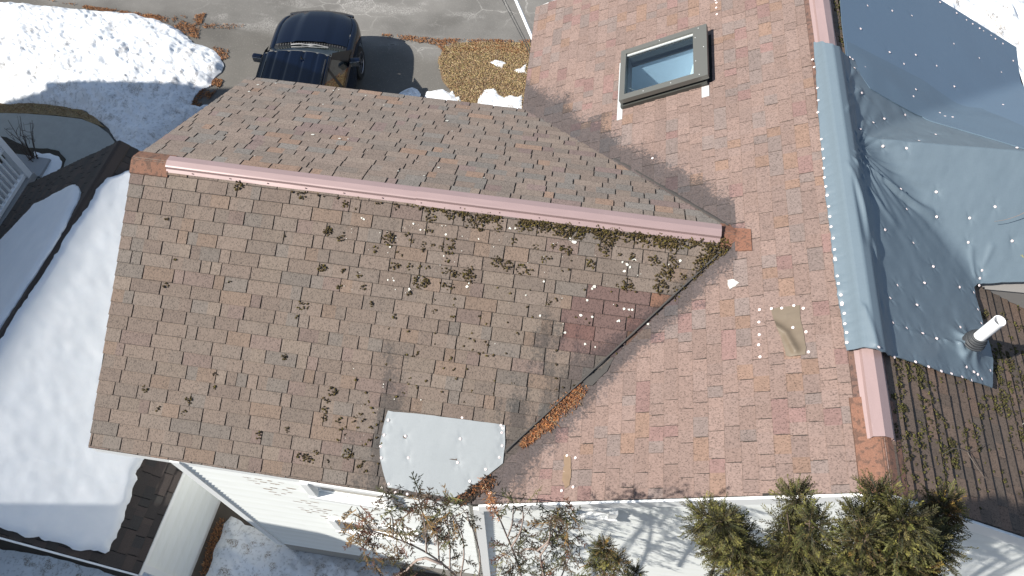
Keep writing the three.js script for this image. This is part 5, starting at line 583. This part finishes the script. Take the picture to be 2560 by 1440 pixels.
const cedarSprig = [0, 1, 2].map((k) => { const m = new MB(); const grow = (o, d, l, w, lev, side) => { const e = o.clone().addScaledVector(d, l), n = V(-d.y, d.x, 0).multiplyScalar(w), c = mixc([[.03, .03, .010], [.02, .02, .010], [.035, .022, .014]][k], [[.11, .10, .024], [.045, .042, .016], [.06, .036, .018]][k], rnd()); m.quad(o.clone().sub(n), o.clone().add(n), e.clone().addScaledVector(n, .5), e.clone().addScaledVector(n, -.5), c); if (lev) for (let i = 1; i <= 4; i++) for (const s of [-1, 1]) if (rnd() < .85) { const a = s * rr(.5, .9), dd = V(d.x * Math.cos(a) - d.y * Math.sin(a), d.x * Math.sin(a) + d.y * Math.cos(a), rr(-.2, .2)).normalize(); grow(o.clone().addScaledVector(d, l * i / 4.6), dd, l * rr(.3, .45) * (1 - i * .12), w * .75, lev - 1); } }; grow(V(0, 0, 0), V(0, 1, 0), .13, .0035, 2); return m.build(); });
function cedar(label, z, branches, tufts) { const f = branches[0][0]; const B0 = atZ(f[0], f[1], z); const root = base('cedar', V(B0.x, G0, z + .2), label, 'tree'); const g = [tube([V(B0.x, G0, z + .2), V(B0.x, (G0 + B0.y) / 2, z + .15), B0], .03, .018, 6)], spots = [];
  branches.forEach((b, i) => { g.push(tube(b.map(([x, y], k) => atZ(x, y, z + (i % 3) * .07 - .05 * k / b.length)), i < 2 ? .016 : .009, i < 2 ? .006 : .004, 5)); });
  tufts.forEach(([x, y, n, r, kind, up = -.5]) => { const c = atZ(x, y, z + rr(-.08, .12)); for (let k = 0; k < n * .6; k++) { const p0 = c.clone().add(V(rr(-1, 1) * r / 200, rr(-1.1, 1.1) * r / 170, rr(-1, 1) * r / 260)), d = V(rr(-1, 1), up + rr(-.5, .6), rr(-.6, .8)).normalize(); spots.push({ p: p0, d, k: rr(.8, 1.4), c: kind || rnd() < .3 ? [1.5, .9, .8] : [.95, 1, .9] }); } });
  part('trunk', mergeGeometries(g), twigM, root); foliage('crown', root, cedarSprig, spots); return root; }
cedar('sparse half dead cedar with bare pale branches before the left white wall', 3.3, [[[1170, 1480], [1130, 1430], [1060, 1378], [1000, 1350], [940, 1330], [880, 1312]], [[1105, 1410], [1066, 1395], [1010, 1430], [960, 1460]], [[1066, 1380], [1064, 1320], [1050, 1260], [1040, 1225]], [[1098, 1400], [1092, 1330], [1080, 1280]], [[1125, 1420], [1124, 1350], [1118, 1300], [1110, 1270]], [[1152, 1440], [1160, 1380], [1150, 1320], [1130, 1290]], [[1196, 1450], [1200, 1390], [1185, 1330], [1172, 1300], [1168, 1280]], [[982, 1345], [982, 1300], [975, 1275]], [[930, 1328], [915, 1310], [905, 1285]], [[1010, 1355], [995, 1330], [990, 1300]]],
  [[905, 1272, 16, 16, 0], [915, 1285, 14, 16, 1], [980, 1262, 18, 18, 0], [985, 1283, 22, 24, 0], [1000, 1295, 12, 16, 0], [1036, 1238, 24, 18, 0, .5], [1050, 1262, 22, 16, 1], [1060, 1285, 14, 12, 1], [1100, 1268, 26, 26, 0], [1120, 1285, 28, 28, 0], [1135, 1268, 16, 14, 0], [1110, 1300, 22, 16, 0], [1065, 1300, 16, 10, 0], [1075, 1330, 12, 9, 0], [1093, 1338, 10, 7, 0], [1118, 1330, 14, 8, 0], [1125, 1350, 12, 9, 0], [1160, 1292, 8, 8, 0], [1145, 1322, 7, 7, 0], [890, 1320, 18, 14, 1], [905, 1340, 24, 14, 1], [925, 1325, 14, 10, 0], [935, 1345, 10, 8, 0], [915, 1365, 22, 12, 1], [945, 1385, 20, 14, 1], [935, 1405, 12, 10, 0], [960, 1400, 10, 8, 1], [1000, 1330, 16, 12, 0], [1020, 1330, 14, 12, 0], [980, 1365, 12, 12, 0], [975, 1420, 30, 22, 0], [1000, 1410, 24, 18, 0], [1030, 1420, 26, 18, 0], [985, 1438, 24, 20, 1], [1115, 1400, 12, 8, 0], [1130, 1415, 10, 8, 0], [1180, 1425, 10, 8, 0], [1150, 1395, 6, 6, 0], [1070, 1360, 8, 6, 0]]);
cedar('leafier olive cedar just right of the white corner board', 3.25, [[[1310, 1480], [1298, 1420], [1280, 1370], [1265, 1335], [1255, 1310], [1245, 1290]], [[1365, 1460], [1352, 1400], [1345, 1375], [1320, 1370], [1300, 1385]], [[1280, 1365], [1300, 1330], [1308, 1290], [1305, 1265]], [[1270, 1340], [1280, 1310], [1284, 1265]], [[1350, 1390], [1370, 1360], [1382, 1330], [1392, 1300]], [[1345, 1376], [1372, 1350], [1375, 1310], [1380, 1285]], [[1400, 1450], [1420, 1400], [1430, 1370]]],
  [[1284, 1262, 8, 8, 0, .4], [1306, 1268, 9, 9, 0, .4], [1312, 1290, 6, 6, 0], [1366, 1300, 20, 10, 0], [1374, 1285, 14, 8, 0, .3], [1372, 1320, 16, 9, 0], [1380, 1340, 14, 8, 0], [1400, 1298, 22, 14, 0], [1418, 1300, 18, 14, 0, .2], [1425, 1310, 10, 10, 0], [1412, 1332, 18, 13, 0], [1425, 1340, 14, 12, 0], [1400, 1350, 12, 9, 0], [1430, 1360, 12, 11, 0], [1408, 1375, 8, 8, 0], [1308, 1340, 20, 12, 0], [1322, 1352, 14, 10, 0], [1300, 1365, 14, 10, 0], [1262, 1375, 20, 12, 0], [1285, 1380, 16, 12, 0], [1265, 1400, 22, 14, 0], [1280, 1420, 24, 16, 0], [1262, 1435, 24, 14, 0], [1330, 1390, 14, 12, 0], [1325, 1415, 16, 12, 0], [1340, 1430, 20, 14, 0], [1305, 1440, 18, 12, 0], [1375, 1385, 18, 13, 0], [1400, 1400, 22, 16, 0], [1420, 1415, 20, 14, 0], [1380, 1425, 20, 14, 0], [1365, 1440, 16, 12, 0], [1440, 1430, 14, 10, 0], [1455, 1420, 8, 8, 0]]);
// brown dead brush at the wall foot
{ const g = litter(900, () => { const P = atZ(rr(930, 1250), rr(1395, 1460), 3.0); P.y = G0 + rr(0, .5); P.x += rr(-.2, .2); P.z = rr(2.95, 3.6); return P; }, V(0, .9, .4).normalize(), .14, [[.1, .075, .04], [.06, .05, .02], [.14, .1, .06], [.05, .05, .02]], .006); solo('dead_brush', g, vcMat, 'brown dead brush along the foot of the white wall', 'brush', null, 'stuff'); }
// bare shrub in the bed by the porch
{ const B = atY(92, 412, G0), root = base('bare_shrub', B, 'leafless brown shrub in the bed beside the concrete walk', 'shrub'); const g = []; for (const [x, y, hh] of [[20, 300, .8], [50, 290, .95], [75, 305, 1.05], [10, 320, .6], [60, 335, .7], [80, 300, .9], [34, 355, .45]]) { const T = atY(x, y, G0 + hh); g.push(tube([B.clone().add(V(rr(-.05, .05), 0, rr(-.05, .05))), B.clone().lerp(T, .5).add(V(rr(-.06, .06), .05, rr(-.06, .06))), T], .013, .004, 5)); for (let k = 0; k < 4; k++) { const u = rr(.4, .9), q0 = B.clone().lerp(T, u); g.push(tube([q0, q0.clone().add(V(rr(-.1, .1), rr(.05, .15), rr(-.1, .1))), q0.clone().add(V(rr(-.2, .2), rr(.12, .3), rr(-.2, .2)))], .006, .002, 4)); } } for (let k = 0; k < 5; k++) g.push(tube([B.clone().add(V(rr(-.1, .1), 0, rr(-.1, .1))), B.clone().add(V(rr(-.12, .12), .12, rr(-.12, .12))), B.clone().add(V(rr(-.16, .16), .25, rr(-.16, .16)))], .012, .008, 4)); part('stems', mergeGeometries(g), M([.07, .05, .04]), root); }
// fallen twigs on the tarp side
{ const pts = [[2342, 1140], [2375, 1124], [2405, 1132], [2432, 1122], [2450, 1112]].map(([x, y]) => { const [z, d] = SE.hit(x, y); return SE.pt(z, d, .05); }), pts2 = [[2408, 1134], [2428, 1165], [2452, 1198]].map(([x, y]) => { const [z, d] = SE.hit(x, y); return SE.pt(z, d, .04); }); solo('twig', mergeGeometries([tube(pts, .003, .002, 5), tube(pts2, .003, .0015, 5)]), M([.16, .135, .115]), 'forked grey twig lying on the dark mossy shingles', 'twig');
  const P1 = [[2570, 1050], [2548, 1058], [2535, 1066]].map(([x, y]) => { const [z, d] = SE.hit(x, y); return SE.pt(z, d, .08); }); solo('twig', tube(P1, .008, .004, 5), M([.5, .45, .4]), 'short pale twig on the dark shingles at the right frame edge', 'twig');
  const br = [[2640, 480], [2580, 520], [2545, 548], [2500, 565], [2470, 570]].map(([x, y]) => atField(x, y, lowField).add(V(0, .12, 0))); const root = base('conifer_branch', br[0].clone(), 'thin branch with yellow green tips hanging over the tarp at the right frame edge', 'branch'); part('stem', mergeGeometries([tube(br, .006, .002, 5), tube([[2640, 640], [2590, 690], [2560, 740], [2545, 790]].map(([x, y]) => atField(x, y, lowField).add(V(0, .2, 0))), .006, .002, 5)]), twigM, root); const sp = []; for (const [x, y, n] of [[2552, 640, 9], [2545, 665, 7], [2555, 690, 7], [2552, 745, 9], [2545, 765, 6], [2556, 770, 6]]) for (let k = 0; k < n; k++) sp.push({ p: atField(x + rr(-9, 9), y + rr(-9, 9), lowField).add(V(0, .2, 0)), d: V(rr(-1, 1), rr(-.2, 1), rr(-1, 1)).normalize(), k: .8, c: [3, 2.8, 2] }); foliage('foliage', root, [yewSprig[1]], sp); }

renderer.render(scene, camera);
